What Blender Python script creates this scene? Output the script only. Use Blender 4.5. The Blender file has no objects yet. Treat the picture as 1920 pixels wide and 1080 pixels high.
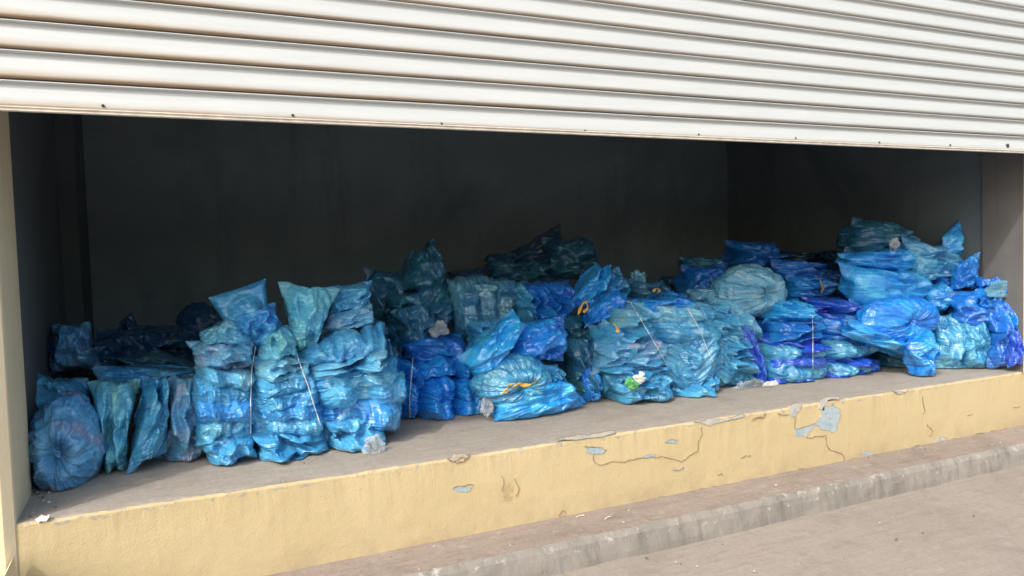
import bpy, bmesh, math, time
import numpy as np
from mathutils import Vector
from mathutils.bvhtree import BVHTree

SC = bpy.context.scene
COL = SC.collection
R_ = math.radians

# ------------------------------------------------------------------ camera
FPX = 1435.0
ROT = np.array([[0.90539216, 0.04820919, -0.42183044],
                [-0.42349823, 0.03178626, -0.9053391],
                [-0.03023726, 0.99833136, 0.04919554]])
CAM = np.array([0.52455876, -3.4136744, 1.50553544])
cd = bpy.data.cameras.new('camera'); cam = bpy.data.objects.new('camera', cd); COL.objects.link(cam)
cd.sensor_width = 36; cd.lens = 36 * FPX / 1920; cd.clip_end = 500; cd.clip_start = .05
from mathutils import Matrix
cam.matrix_world = Matrix([list(ROT[0]) + [CAM[0]], list(ROT[1]) + [CAM[1]], list(ROT[2]) + [CAM[2]], [0, 0, 0, 1]])
SC.camera = cam

# ------------------------------------------------------------------ sky, sun, exposure
SUN_EL, SUN_DX, SUN_DY = R_(43), .82, .57
w = bpy.data.worlds.new('World'); SC.world = w; w.use_nodes = True
nt = w.node_tree; bg = nt.nodes['Background']
sky = nt.nodes.new('ShaderNodeTexSky'); sky.sky_type = 'NISHITA'; sky.sun_disc = False
sky.sun_elevation = SUN_EL; sky.sun_rotation = math.atan2(-SUN_DX, -SUN_DY)
sky.air_density = 1.4; sky.dust_density = 5.0; sky.ozone_density = 1.0
nt.links.new(sky.outputs[0], bg.inputs[0]); bg.inputs[1].default_value = .15
sd = bpy.data.lights.new('sun', 'SUN'); sun = bpy.data.objects.new('sun', sd); COL.objects.link(sun)
sd.energy = 1.05; sd.angle = R_(1.8); sd.color = (1, .965, .91)
dvec = Vector((SUN_DX * math.cos(SUN_EL), SUN_DY * math.cos(SUN_EL), -math.sin(SUN_EL)))
sun.rotation_euler = dvec.to_track_quat('-Z', 'Y').to_euler(); sun.location = (-4, -4, 6)
SC.view_settings.view_transform = 'Standard'; SC.view_settings.look = 'None'
SC.view_settings.gamma = 1; SC.view_settings.use_curve_mapping = False
SC.view_settings.exposure = .92

# ------------------------------------------------------------------ helpers
ZL = .522            # top of the loading ledge
XW = 6.15            # clear width of the opening
rng = np.random.default_rng(7)

def at(px, py, Y):   # a point of the photo on the upright plane y = Y
    r = ROT @ np.array([px - 960, -(py - 540), -FPX])
    return CAM + r * ((Y - CAM[1]) / r[1])

_PERM = np.random.default_rng(3).permutation(4096); _VAL = np.random.default_rng(4).uniform(-1, 1, 4096)
def vnoise(x, y, z=0.0):
    x, y = np.asarray(x, float), np.asarray(y, float); z = np.zeros_like(x) + z
    xi, yi, zi = (np.floor(a).astype(int) for a in (x, y, z))
    fx, fy, fz = x - xi, y - yi, z - zi
    s = lambda t: t * t * t * (t * (t * 6 - 15) + 10)
    fx, fy, fz = s(fx), s(fy), s(fz)
    def h(i, j, k):
        return _VAL[_PERM[(_PERM[(_PERM[i & 4095] + j) & 4095] + k) & 4095]]
    def lp(a, b, t): return a + (b - a) * t
    return lp(lp(lp(h(xi, yi, zi), h(xi + 1, yi, zi), fx), lp(h(xi, yi + 1, zi), h(xi + 1, yi + 1, zi), fx), fy),
              lp(lp(h(xi, yi, zi + 1), h(xi + 1, yi, zi + 1), fx), lp(h(xi, yi + 1, zi + 1), h(xi + 1, yi + 1, zi + 1), fx), fy), fz)
def fbm(x, y, z=0.0, o=4):
    r = 0; a = 1.0; t = 0
    for k in range(o):
        r = r + a * vnoise(np.asarray(x) * 2 ** k, np.asarray(y) * 2 ** k, z + 17 * k); t += a; a *= .5
    return r / t
def ridge(x, y, z=0.0):
    return 1 - 2 * np.abs(vnoise(x, y, z))

def mesh_np(name, V, F, mat, parent=None, smooth=True, uv=None, origin=None, stuff=None):
    """one mesh object from arrays; F is an (n,4) array of quads or a list of polygons"""
    V = np.asarray(V, float)
    if origin is None:
        origin = np.array([(V[:, 0].min() + V[:, 0].max()) / 2, (V[:, 1].min() + V[:, 1].max()) / 2, V[:, 2].min()])
    origin = np.asarray(origin, float)
    me = bpy.data.meshes.new(name)
    if isinstance(F, np.ndarray):
        n = len(F); k = F.shape[1]
        me.vertices.add(len(V)); me.vertices.foreach_set('co', (V - origin).astype(np.float32).ravel())
        me.loops.add(n * k); me.loops.foreach_set('vertex_index', F.astype(np.int32).ravel())
        me.polygons.add(n); me.polygons.foreach_set('loop_start', np.arange(0, n * k, k, dtype=np.int32))
        me.polygons.foreach_set('loop_total', np.full(n, k, dtype=np.int32))
        me.update(calc_edges=True); li = F.ravel()
    else:
        me.from_pydata((V - origin).tolist(), [], [list(f) for f in F]); me.update()
        li = np.array([v for f in F for v in f])
    if uv is not None:
        ul = me.uv_layers.new(name='UVMap'); ul.data.foreach_set('uv', np.asarray(uv, np.float32)[li].ravel())
    if name in FILMY or stuff is not None:
        at_ = me.attributes.new('stuffing', 'FLOAT', 'POINT'); at_.data.foreach_set('value', np.asarray(np.ones(len(V)) if stuff is None else stuff, np.float32).ravel())
    me.polygons.foreach_set('use_smooth', [bool(smooth)] * len(me.polygons))
    me.materials.append(mat); me.validate()
    o = bpy.data.objects.new(name, me); COL.objects.link(o)
    if parent is not None:
        o.parent = parent; o.location = Vector(origin) - WORLD[parent.name]
        WORLD[o.name] = Vector(origin)
    else:
        o.location = origin; WORLD[o.name] = Vector(origin)
    return o
WORLD = {}
FILMY = {'film_bag', 'knot', 'loose_tip', 'film_scrap', 'film_tuft', 'paper_scrap'}
def tag(o, label=None, cat=None, group=None, kind=None):
    if label: o['label'] = label
    if cat: o['category'] = cat
    if group: o['group'] = group
    if kind: o['kind'] = kind
    return o
def empty(name, loc):
    o = bpy.data.objects.new(name, None); COL.objects.link(o); o.location = loc; o.empty_display_size = .2
    WORLD[o.name] = Vector(loc); return o

class MB:
    def __init__(s): s.V = []; s.F = []
    def box(s, x0, x1, y0, y1, z0, z1):
        n = len(s.V)
        s.V += [(x0, y0, z0), (x1, y0, z0), (x1, y1, z0), (x0, y1, z0), (x0, y0, z1), (x1, y0, z1), (x1, y1, z1), (x0, y1, z1)]
        s.F += [[n + i for i in f] for f in ((3, 2, 1, 0), (4, 5, 6, 7), (0, 1, 5, 4), (1, 2, 6, 5), (2, 3, 7, 6), (3, 0, 4, 7))]
        return s
    def prism(s, poly, z0, z1):
        n = len(s.V); k = len(poly)
        s.V += [(x, y, z0) for x, y in poly] + [(x, y, z1) for x, y in poly]
        s.F += [[n + i for i in reversed(range(k))], [n + k + i for i in range(k)]]
        s.F += [[n + i, n + (i + 1) % k, n + k + (i + 1) % k, n + k + i] for i in range(k)]
        return s
    def build(s, name, mat, parent=None, smooth=False):
        return mesh_np(name, s.V, s.F, mat, parent, smooth)

def grid_faces(ny, nx, off=0, wrap=False):
    idx = np.arange(ny * nx).reshape(ny, nx) + off
    if wrap: idx = np.concatenate([idx, idx[:, :1]], 1)
    return np.stack([idx[:-1, :-1].ravel(), idx[:-1, 1:].ravel(), idx[1:, 1:].ravel(), idx[1:, :-1].ravel()], 1)

def tube(name, pts, rad, mat, parent=None, flat=1.0, nseg=7, jitter=0.0, sub=4):
    pts = np.asarray(pts, float)
    # resample with Catmull-Rom
    P = np.vstack([2 * pts[0] - pts[1], pts, 2 * pts[-1] - pts[-2]]); out = []
    for i in range(1, len(P) - 2):
        for t in np.linspace(0, 1, sub, endpoint=False):
            a, b, c, d = P[i - 1], P[i], P[i + 1], P[i + 2]
            out.append(.5 * ((2 * b) + (c - a) * t + (2 * a - 5 * b + 4 * c - d) * t * t + (3 * b - a - 3 * c + d) * t ** 3))
    out.append(pts[-1]); C = np.array(out); n = len(C)
    T = np.gradient(C, axis=0); T /= np.linalg.norm(T, axis=1, keepdims=True) + 1e-9
    up = np.array([.3, -1, .2]); A = np.cross(T, up); A /= np.linalg.norm(A, axis=1, keepdims=True) + 1e-9
    B = np.cross(A, T)
    th = np.linspace(0, 2 * np.pi, nseg, endpoint=False)
    rr = rad * (1 + jitter * np.array([vnoise(np.array([i * .7]), np.array([3.3 + len(C)]))[0] for i in range(n)]))
    rr[0] *= .6; rr[-1] *= .6
    tw = np.cumsum(np.full(n, jitter * .9)) * .6
    V = np.concatenate([C[i] + rr[i] * (np.cos(th)[:, None] * (A[i] * math.cos(tw[i]) + B[i] * math.sin(tw[i])) +
                        flat * np.sin(th)[:, None] * (B[i] * math.cos(tw[i]) - A[i] * math.sin(tw[i]))) for i in range(n)])
    F = grid_faces(n, nseg, 0, True).tolist() + [list(range(nseg))[::-1], list(range((n - 1) * nseg, n * nseg))]
    return mesh_np(name, V, F, mat, parent)

# ------------------------------------------------------------------ materials
class NT:
    def __init__(s, name):
        s.m = bpy.data.materials.new(name); s.m.use_nodes = True; s.t = s.m.node_tree; s.b = s.t.nodes['Principled BSDF']
    def n(s, typ, **k):
        x = s.t.nodes.new('ShaderNode' + typ)
        for a, v in k.items(): setattr(x, a, v)
        return x
    def put(s, sock, v):
        if isinstance(v, bpy.types.NodeSocket): s.t.links.new(v, sock)
        elif hasattr(sock.default_value, '__len__') and not hasattr(v, '__len__'): sock.default_value = [v] * len(sock.default_value)
        elif hasattr(v, '__len__') and len(sock.default_value) == 4 and len(v) == 3: sock.default_value = (*v, 1)
        else: sock.default_value = v
    def coord(s, kind='Object', scale=(1, 1, 1), rnd=False, rot=(0, 0, 0)):
        tc = s.n('TexCoord'); o = tc.outputs[kind]
        if rnd:
            oi = s.n('ObjectInfo'); ml = s.n('Math', operation='MULTIPLY'); s.put(ml.inputs[0], oi.outputs['Random']); ml.inputs[1].default_value = 37.0
            ad = s.n('VectorMath', operation='ADD'); s.put(ad.inputs[0], o); s.put(ad.inputs[1], ml.outputs[0]); o = ad.outputs[0]
        mp = s.n('Mapping'); s.put(mp.inputs[0], o); mp.inputs['Scale'].default_value = scale; mp.inputs['Rotation'].default_value = rot
        return mp.outputs[0]
    def noise(s, vec, scale, detail=4, rough=.55, dist=0.0, typ=None):
        x = s.n('TexNoise')
        if typ: x.noise_type = typ
        s.put(x.inputs['Vector'], vec); x.inputs['Scale'].default_value = scale; x.inputs['Detail'].default_value = detail
        x.inputs['Roughness'].default_value = rough; x.inputs['Distortion'].default_value = dist
        return x.outputs[0]
    def ramp(s, f, lo, hi, a=0.0, b=1.0):
        x = s.n('MapRange'); s.put(x.inputs[0], f); x.inputs[1].default_value = lo; x.inputs[2].default_value = hi
        x.inputs[3].default_value = a; x.inputs[4].default_value = b; x.clamp = True
        return x.outputs[0]
    def math(s, op, a, b=0.0):
        x = s.n('Math', operation=op); s.put(x.inputs[0], a); s.put(x.inputs[1], b); return x.outputs[0]
    def mix(s, f, a, b, mode='MIX'):
        x = s.n('MixRGB', blend_type=mode); s.put(x.inputs[0], f); s.put(x.inputs[1], a); s.put(x.inputs[2], b); return x.outputs[0]
    def bump(s, h, strength=.5, dist=.01, prev=None):
        x = s.n('Bump'); s.put(x.inputs['Height'], h); x.inputs['Strength'].default_value = strength; x.inputs['Distance'].default_value = dist
        if prev is not None: s.put(x.inputs['Normal'], prev)
        return x.outputs[0]
    def set(s, **k):
        for a, v in k.items(): s.put(s.b.inputs[a.replace('_', ' ')], v)
        return s.m

def film(name, c1, c2, c3=None, amt=.5, rough=.25, alpha=1.0, streak=1.0):
    """thin polythene over whatever was stuffed inside: tint varies with the filling, fine creases along the film;
    where the bag is empty (stuffing near 0) the film is see-through"""
    t = NT(name)
    ob = t.coord('Object', rnd=True); uv = t.coord('UV', (1, 1, 1), rnd=True); uvs = t.coord('UV', (6, 52, 6), rnd=True)
    big = t.noise(ob, 4.5, 3, .55, .5)
    col = t.mix(t.ramp(big, .36, .64), c1, c2)
    st = t.noise(uvs, 1.5, 3, .55, .6)
    col = t.mix(t.ramp(st, .52, .74, 0, .42 * streak), col, tuple(min(.9, x * 1.35 + .05) for x in c1))
    col = t.mix(t.ramp(st, .46, .26, 0, .45 * streak), col, tuple(x * .6 for x in c2))
    if c3 is not None:
        mk = t.noise(ob, 6.0, 3, .5, .6)
        col = t.mix(t.ramp(mk, .64 - amt * .25, .84 - amt * .25, 0, .65), col, c3)
    cr = t.noise(uv, 24, 2, .5, 1.5, 'RIDGED_MULTIFRACTAL')
    cr2 = t.noise(uvs, 1.6, 3, .6, 1.0)
    cr3 = t.noise(ob, 60, 3, .6, .6)
    nb = t.bump(cr2, .75, .010)
    nb = t.bump(cr, .22, .008, nb)
    nb = t.bump(cr3, .06, .004, nb)
    t.set(Base_Color=col, Roughness=t.ramp(cr3, .3, .7, rough - .06, rough + .14), Normal=nb)
    t.b.inputs['IOR'].default_value = 1.5; t.b.inputs['Specular IOR Level'].default_value = .7
    t.b.inputs['Coat Weight'].default_value = .85; t.b.inputs['Coat Roughness'].default_value = .13; t.b.inputs['Coat IOR'].default_value = 1.5
    t.put(t.b.inputs['Coat Normal'], nb)
    at_ = t.n('Attribute', attribute_name='stuffing')
    t.put(t.b.inputs['Alpha'], t.math('MULTIPLY', t.ramp(at_.outputs['Fac'], .03, .30, .62, 1.0), alpha))
    return t.m

M = {}
M['cyan'] = film('cyan_film', (.085, .40, .67), (.035, .26, .58), (.15, .45, .56), .4)
M['cyan_pale'] = film('pale_cyan_film', (.14, .46, .68), (.065, .34, .62), (.27, .50, .54), .5)
M['cyan_green'] = film('greenish_cyan_film', (.15, .52, .72), (.07, .39, .64), (.22, .58, .46), .6)
M['cyan_pink'] = film('pinkish_cyan_film', (.16, .44, .67), (.08, .33, .60), (.40, .29, .37), .5)
M['haze_blue'] = film('dull_blue_film', (.12, .39, .66), (.06, .27, .57), (.30, .20, .30), .4)
M['sky'] = film('sky_blue_film', (.05, .32, .70), (.02, .20, .60), (.12, .46, .68), .4)
M['blue'] = film('bright_blue_film', (.016, .29, .82), (.006, .16, .68), (.03, .40, .82), .4)
M['azure'] = film('azure_film', (.025, .38, .84), (.012, .24, .74), (.06, .50, .82), .5)
M['teal'] = film('teal_film', (.06, .34, .58), (.025, .21, .48), (.12, .45, .58), .5)
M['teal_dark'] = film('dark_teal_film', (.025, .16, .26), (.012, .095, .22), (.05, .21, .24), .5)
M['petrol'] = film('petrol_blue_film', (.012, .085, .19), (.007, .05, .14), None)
M['violet'] = film('violet_blue_film', (.016, .10, .62), (.010, .05, .46), (.02, .20, .70), .4)
M['royal'] = film('royal_blue_film', (.012, .20, .68), (.007, .11, .54), (.03, .33, .74), .4)
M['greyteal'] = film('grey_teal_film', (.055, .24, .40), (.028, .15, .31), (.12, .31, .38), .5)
M['clear'] = film('clear_film', (.66, .72, .76), (.45, .53, .6), None, rough=.15, alpha=.38)
M['clear_teal'] = film('clear_teal_film', (.15, .42, .60), (.08, .32, .54), (.36, .52, .60), .5, rough=.18, alpha=.9)
M['green'] = film('green_film', (.13, .55, .15), (.06, .36, .10), None)
M['whitefilm'] = film('white_film', (.78, .80, .80), (.6, .65, .66), None)

def plain(name, c, rough=.7, noise_s=30, var=.25, bump=.2):
    t = NT(name); ob = t.coord('Object', rnd=True)
    n = t.noise(ob, noise_s, 5, .6)
    return t.set(Base_Color=t.mix(t.ramp(n, .3, .7), tuple(x * (1 - var) for x in c), tuple(min(1, x * (1 + var)) for x in c)),
                 Roughness=rough, Normal=t.bump(n, bump, .004))
M['twine'] = plain('white_twine', (.62, .68, .70), .6, 200)
M['ribbon'] = plain('yellow_ribbon', (.66, .40, .08), .55, 60)
M['tape'] = plain('beige_tape', (.55, .38, .18), .6, 40)
M['rivet'] = plain('dark_rivet', (.03, .025, .022), .5)
M['stone'] = plain('pale_grit', (.5, .47, .42), .9, 60)
M['chalk'] = plain('white_chip', (.75, .74, .72), .9, 60)
M['soil'] = plain('dark_grit', (.16, .13, .11), .95, 60)
M['straw'] = plain('straw', (.62, .58, .5), .7, 60)
M['crack'] = plain('crack_shadow', (.27, .21, .14), .95, 60)
M['flake'] = plain('lifted_paint', (.42, .38, .32), .8, 60)

def m_yellow():
    t = NT('yellow_wall_paint'); ob = t.coord('Object')
    big = t.noise(ob, 1.3, 5, .6, .3); mid = t.noise(ob, 7, 5, .65); fine = t.noise(ob, 160, 4, .7)
    col = t.mix(t.ramp(big, .3, .7), (.50, .41, .225), (.55, .455, .265))
    col = t.mix(t.ramp(mid, .55, .8, 0, .35), col, (.46, .36, .18))
    # grime drips and the dusty foot of the wall
    sx = t.n('SeparateXYZ'); t.put(sx.inputs[0], ob)
    drip = t.noise(t.coord('Object', (9, 9, .7)), 1.0, 4, .6)
    col = t.mix(t.ramp(drip, .60, .80, 0, .22), col, (.46, .34, .18))
    foot = t.math('MULTIPLY', t.ramp(sx.outputs[2], .17, .0), t.ramp(mid, .38, .62))
    col = t.mix(t.math('MULTIPLY', foot, .7), col, (.38, .29, .20))
    # one brown seepage stain and its run
    dx = t.math('DIVIDE', t.math('ADD', sx.outputs[0], 4.25 - at(952, 915, 0)[0]), .055)
    dz = t.math('DIVIDE', t.math('ADD', sx.outputs[2], .10 - at(952, 925, 0)[2]), .085)
    rr = t.math('ADD', t.math('ADD', t.math('MULTIPLY', dx, dx), t.math('MULTIPLY', dz, dz)), t.math('MULTIPLY', t.noise(ob, 45, 4, .7), 1.6))
    col = t.mix(t.ramp(rr, 1.25, .75, 0, .55), col, (.30, .19, .08))
    # worn upper edge: the paint is gone in chips
    top = t.math('ADD', t.ramp(sx.outputs[2], .345, .395), t.math('MULTIPLY', t.noise(ob, 22, 5, .7), 1.0))
    col = t.mix(t.ramp(top, 1.53, 1.62), col, (.36, .33, .29))
    sp = t.noise(ob, 38, 3, .6)
    col = t.mix(t.ramp(sp, .70, .76, 0, .5), col, (.36, .25, .13))
    nb = t.bump(mid, .35, .02); nb = t.bump(fine, .7, .005, nb)
    return t.set(Base_Color=col, Roughness=.82, Normal=nb)
M['yellow'] = m_yellow()

def m_conc(name, a, b, dark, light, foot=None, scale=1.0, streakrot=None):
    t = NT(name); ob = t.coord('Object')
    big = t.noise(ob, .9 * scale, 6, .62, .5); mid = t.noise(ob, 6 * scale, 6, .7, .3); fine = t.noise(ob, 110, 4, .75)
    col = t.mix(t.ramp(big, .3, .7), a, b)
    col = t.mix(t.ramp(mid, .54, .76, 0, .65), col, dark)
    col = t.mix(t.ramp(t.noise(ob, 2.3 * scale, 5, .6, .8), .55, .70, 0, .40), col, dark)
    col = t.mix(t.ramp(t.noise(ob, 15, 5, .7, .5), .56, .74, 0, .7), col, light)
    st = t.noise(t.coord('Object', (3, 30, 3), rot=(0, 0, R_(streakrot or 0))), 1, 5, .65, .5)
    col = t.mix(t.ramp(st, .48, .76, 0, .5), col, dark)
    gr = t.noise(ob, 48, 6, .8, .2)
    col = t.mix(t.ramp(gr, .52, .70, 0, .45), col, tuple(x * .8 for x in dark)); col = t.mix(t.ramp(gr, .46, .30, 0, .45), col, light)
    sp = t.n('TexVoronoi'); t.put(sp.inputs['Vector'], ob); sp.inputs['Scale'].default_value = 75
    col = t.mix(t.ramp(sp.outputs['Distance'], .20, .08, 0, .6), col, tuple(x * .55 for x in dark))
    nb = t.bump(mid, .3, .02); nb = t.bump(st, .25, .01, nb); nb = t.bump(fine, .5, .004, nb)
    return t.set(Base_Color=col, Roughness=.88, Normal=nb)
M['ledge_top'] = m_conc('ledge_concrete', (.31, .285, .245), (.38, .345, .30), (.21, .185, .155), (.46, .42, .37))
M['kerb'] = m_conc('kerb_concrete', (.25, .205, .175), (.30, .25, .215), (.15, .125, .105), (.40, .36, .32), streakrot=50)
M['road'] = m_conc('road_concrete', (.28, .245, .21), (.33, .29, .25), (.20, .17, .145), (.39, .35, .31), streakrot=-12)
def m_kerbface():
    t = NT('kerb_face_concrete'); ob = t.coord('Object')
    big = t.noise(ob, 2.2, 5, .62, .5); mid = t.noise(ob, 9, 6, .7)
    col = t.mix(t.ramp(big, .35, .65), (.20, .188, .168), (.27, .255, .23))
    dr = t.noise(t.coord('Object', (12, 12, 1)), 1.2, 5, .65)
    col = t.mix(t.ramp(dr, .5, .75, 0, .7), col, (.10, .09, .078))
    sx = t.n('SeparateXYZ'); t.put(sx.inputs[0], ob)
    edge = t.math('ADD', t.ramp(sx.outputs[2], .09, .128), t.math('MULTIPLY', t.noise(ob, 14, 5, .72), 1.0))
    col = t.mix(t.ramp(edge, 1.56, 1.68), col, (.42, .40, .36))
    nb = t.bump(mid, .4, .02); nb = t.bump(t.noise(ob, 120, 4, .7), .4, .004, nb)
    return t.set(Base_Color=col, Roughness=.9, Normal=nb)
M['kerbface'] = m_kerbface()
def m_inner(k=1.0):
    t = NT('dark_inner_render'); ob = t.coord('Object')
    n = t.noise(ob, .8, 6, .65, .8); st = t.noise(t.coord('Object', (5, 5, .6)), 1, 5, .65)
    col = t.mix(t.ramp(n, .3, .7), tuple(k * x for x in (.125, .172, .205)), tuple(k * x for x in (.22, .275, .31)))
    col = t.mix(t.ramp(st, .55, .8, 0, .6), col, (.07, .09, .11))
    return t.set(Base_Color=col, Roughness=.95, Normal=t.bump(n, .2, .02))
M['inner'] = m_inner(); M['inner_side'] = m_inner(.62); M['inner_left'] = m_inner(.42)  # side walls: darker copies of the back wall render, shade put into the colour
def m_pillar():
    t = NT('tan_pillar_render'); ob = t.coord('Object')
    n = t.noise(ob, 2.0, 5, .6, .4); mid = t.noise(ob, 14, 5, .7); st = t.noise(t.coord('Object', (14, 14, .6)), 1, 4, .6)
    col = t.mix(t.ramp(n, .3, .7), (.66, .57, .39), (.71, .62, .44))
    col = t.mix(t.ramp(st, .5, .8, 0, .35), col, (.56, .47, .32))
    sx = t.n('SeparateXYZ'); t.put(sx.inputs[0], ob)
    worn = t.math('ADD', t.ramp(sx.outputs[1], .33, .50), t.math('MULTIPLY', mid, 1.0))
    col = t.mix(t.ramp(worn, 1.3, 1.5), col, (.60, .56, .50))
    return t.set(Base_Color=col, Roughness=.85, Normal=t.bump(mid, .35, .01))
M['pillar'] = m_pillar()
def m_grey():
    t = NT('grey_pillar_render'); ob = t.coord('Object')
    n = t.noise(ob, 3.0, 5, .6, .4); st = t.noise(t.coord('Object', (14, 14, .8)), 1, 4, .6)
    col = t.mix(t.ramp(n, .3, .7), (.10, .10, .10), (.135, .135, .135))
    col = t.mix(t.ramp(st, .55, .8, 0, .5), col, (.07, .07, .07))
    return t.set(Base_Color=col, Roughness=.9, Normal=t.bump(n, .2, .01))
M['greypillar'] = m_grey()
def m_peel():
    t = NT('old_blue_undercoat'); ob = t.coord('Object')
    n = t.noise(ob, 26, 5, .7, .5); s2 = t.noise(t.coord('Object', (3, 3, 40)), 1, 3, .6)
    col = t.mix(t.ramp(n, .35, .65), (.25, .36, .42), (.42, .47, .49))
    col = t.mix(t.ramp(s2, .58, .75, 0, .5), col, (.30, .27, .22))
    return t.set(Base_Color=col, Roughness=.85, Normal=t.bump(n, .4, .006))
M['peel'] = m_peel()
def m_chip():
    t = NT('bare_chipped_plaster'); ob = t.coord('Object')
    n = t.noise(ob, 30, 5, .7, .5)
    col = t.mix(t.ramp(n, .3, .55), (.24, .30, .35), (.46, .44, .41))
    return t.set(Base_Color=col, Roughness=.9, Normal=t.bump(n, .5, .006))
M['chip'] = m_chip()

PITCH = .1046
def m_shutter():
    t = NT('white_shutter_enamel'); ob = t.coord('Object')
    sx = t.n('SeparateXYZ'); t.put(sx.inputs[0], ob)
    ph = t.math('FRACT', t.math('DIVIDE', sx.outputs[2], PITCH))            # 0 at the foot of each slat
    st = t.noise(t.coord('Object', (1.6, 1, 26)), 1, 5, .65, .3); blot = t.noise(t.coord('Object', (5, 1, 9)), 1, 4, .6)
    left = t.ramp(sx.outputs[0], 2.6, -2.6, .35, 1.0)
    side = t.ramp(sx.outputs[0], 0.0, -3.0, 0.0, .20)
    col = t.mix(t.ramp(st, .35, .7), (.47, .505, .515), (.52, .545, .55))
    low = t.math('SUBTRACT', .52, ph)
    dirt = t.math('MULTIPLY', t.ramp(t.math('ADD', t.math('ADD', t.math('SUBTRACT', low, .25), side), t.math('MULTIPLY', t.math('SUBTRACT', blot, .5), .22)), .10, .42), left)
    col = t.mix(t.math('MULTIPLY', dirt, .9), col, (.40, .31, .19))
    rust = t.math('MULTIPLY', t.ramp(t.math('ADD', t.math('SUBTRACT', .26, ph), t.math('MULTIPLY', t.math('SUBTRACT', st, .5), .25)), .08, .2), left)
    col = t.mix(t.math('MULTIPLY', rust, .75), col, (.19, .12, .07))
    nb = t.bump(t.noise(t.coord('Object', (1, 1, 12)), 1.4, 3, .5), .25, .01)
    return t.set(Base_Color=col, Roughness=.42, Normal=nb)
M['shutter'] = m_shutter()
M['rail'] = plain('bottom_rail_paint', (.66, .62, .55), .4, 20, .15, .05)

# ------------------------------------------------------------------ road, kerb
def strip(name, prof, x0, x1, n, mat, parent=None, jit=None, seed=0):
    """sweep a (y,z) profile along x; jit[i] = edge wear amplitude of profile point i"""
    xs = np.linspace(x0, x1, n); V = np.zeros((len(prof), n, 3)); V[..., 0] = xs
    for i, (y, z) in enumerate(prof):
        V[i, :, 1] = y; V[i, :, 2] = z
        if jit and jit[i]:
            a = fbm(xs * 9, xs * 0 + seed + i * 3.1, 0, 5); b = fbm(xs * 31, xs * 0 + seed + 50 + i * 3.1, 0, 3)
            chip = np.clip(fbm(xs * 3.2, xs * 0 + seed + 90, 0, 4) - .28, 0, 1) * 2.2
            V[i, :, 1] += jit[i] * (a * .6 + b * .35 + chip * .8); V[i, :, 2] += jit[i] * (b * .3 - abs(a) * .4 - chip * .8)
    return mesh_np(name, V.reshape(-1, 3), grid_faces(len(prof), n), mat, parent, smooth=False)

g = 120
gx = np.concatenate([[-60, -25], np.linspace(-8, 14, 180), [30, 70]]); gy = np.concatenate([[-60, -20], np.linspace(-8, -.2, 70)])
X, Y = np.meshgrid(gx, gy); Z = .006 * fbm(X * 1.3, Y * 1.3, 0, 4) + .0025 * fbm(X * 9, Y * 14, 3, 3)
Z += .01 * np.clip((Y + .5) / .3, 0, 1) * fbm(X * 4, Y * 3, 8, 3)
road = mesh_np('road', np.stack([X, Y, Z - .004], -1).reshape(-1, 3), grid_faces(len(gy), len(gx)), M['road'], smooth=True, origin=(0, 0, 0))
tag(road, kind='structure')
kt = strip('kerb', [(-.285, .13), (-.24, .131), (-.19, .132), (-.14, .131), (-.09, .132), (-.04, .132), (.05, .132)], -.6, 9, 900, M['kerb'], None, [.010, .004, .003, .003, .003, .003, 0], 1)
tag(kt, kind='structure')
kf = strip('kerb_face', [(-.285, .13), (-.308, .10), (-.315, .07), (-.322, .03), (-.33, -.06)], -.6, 9, 900, M['kerbface'], None, [.010, .006, .006, .010, 0], 1)
kf.name = 'kerb_side'; tag(kf, kind='structure')
WORLD['kerb_side'] = WORLD.get('kerb_face', Vector())

# ------------------------------------------------------------------ the warehouse
B = empty('warehouse', (3, 1.5, 0))
tag(B, 'pale warehouse bay with yellow loading ledge, tan side pillar and dark interior', 'warehouse')
pf = strip('front_plinth', [(.008, ZL - .003), (.002, .39 + .118), (0, .372), (0, .3), (0, .2), (0, .10)], -.5, 9, 900, M['yellow'], B, [.007, .006, .003, .002, .002, .003], 5)
# y jitter of the face stays tiny; wear sits at the arris
fl = strip('floor_slab', [(.008, ZL - .003), (.03, ZL), (.10, ZL), (.3, ZL), (.6, ZL), (3.2, ZL)], -.5, 9, 900, M['ledge_top'], B, [.007, .004, .002, 0, 0, 0], 5)
MB().prism([(-1.2, .44), (-1.2, -.027), (-.037, -.027), (-.004, -.004), (0, .01), (0, .42), (-.02, .44)][::-1], ZL - .4, 4.0).build('pillar', M['pillar'], B)
pb = MB().box(-1.2, -.006, -.5, -.034, -.02, .413)
pb.V = [(x, y, z - (1.1 if (z > .4 and x < -1) else 0)) if not (z > .4 and x < -1) else (-.25, y, -.02 + .001) for x, y, z in pb.V]
pb.build('pillar_base', M['pillar'], B)
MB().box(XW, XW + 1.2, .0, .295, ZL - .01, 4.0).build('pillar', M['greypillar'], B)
MB().box(XW + .004, XW + 1.2, -.045, -.002, ZL - .01, 4.0).build('pillar_trim', M['pillar'], B)
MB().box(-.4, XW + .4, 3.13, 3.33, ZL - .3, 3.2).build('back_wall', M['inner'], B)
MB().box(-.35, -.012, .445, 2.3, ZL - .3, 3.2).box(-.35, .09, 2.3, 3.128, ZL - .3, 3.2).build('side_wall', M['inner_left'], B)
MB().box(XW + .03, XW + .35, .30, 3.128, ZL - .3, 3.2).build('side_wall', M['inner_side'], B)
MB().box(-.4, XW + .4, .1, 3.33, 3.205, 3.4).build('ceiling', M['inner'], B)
MB().box(-1.2, XW + 1.2, -.05, .098, 3.0, 5.2).build('lintel', M['pillar'], B)

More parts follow.
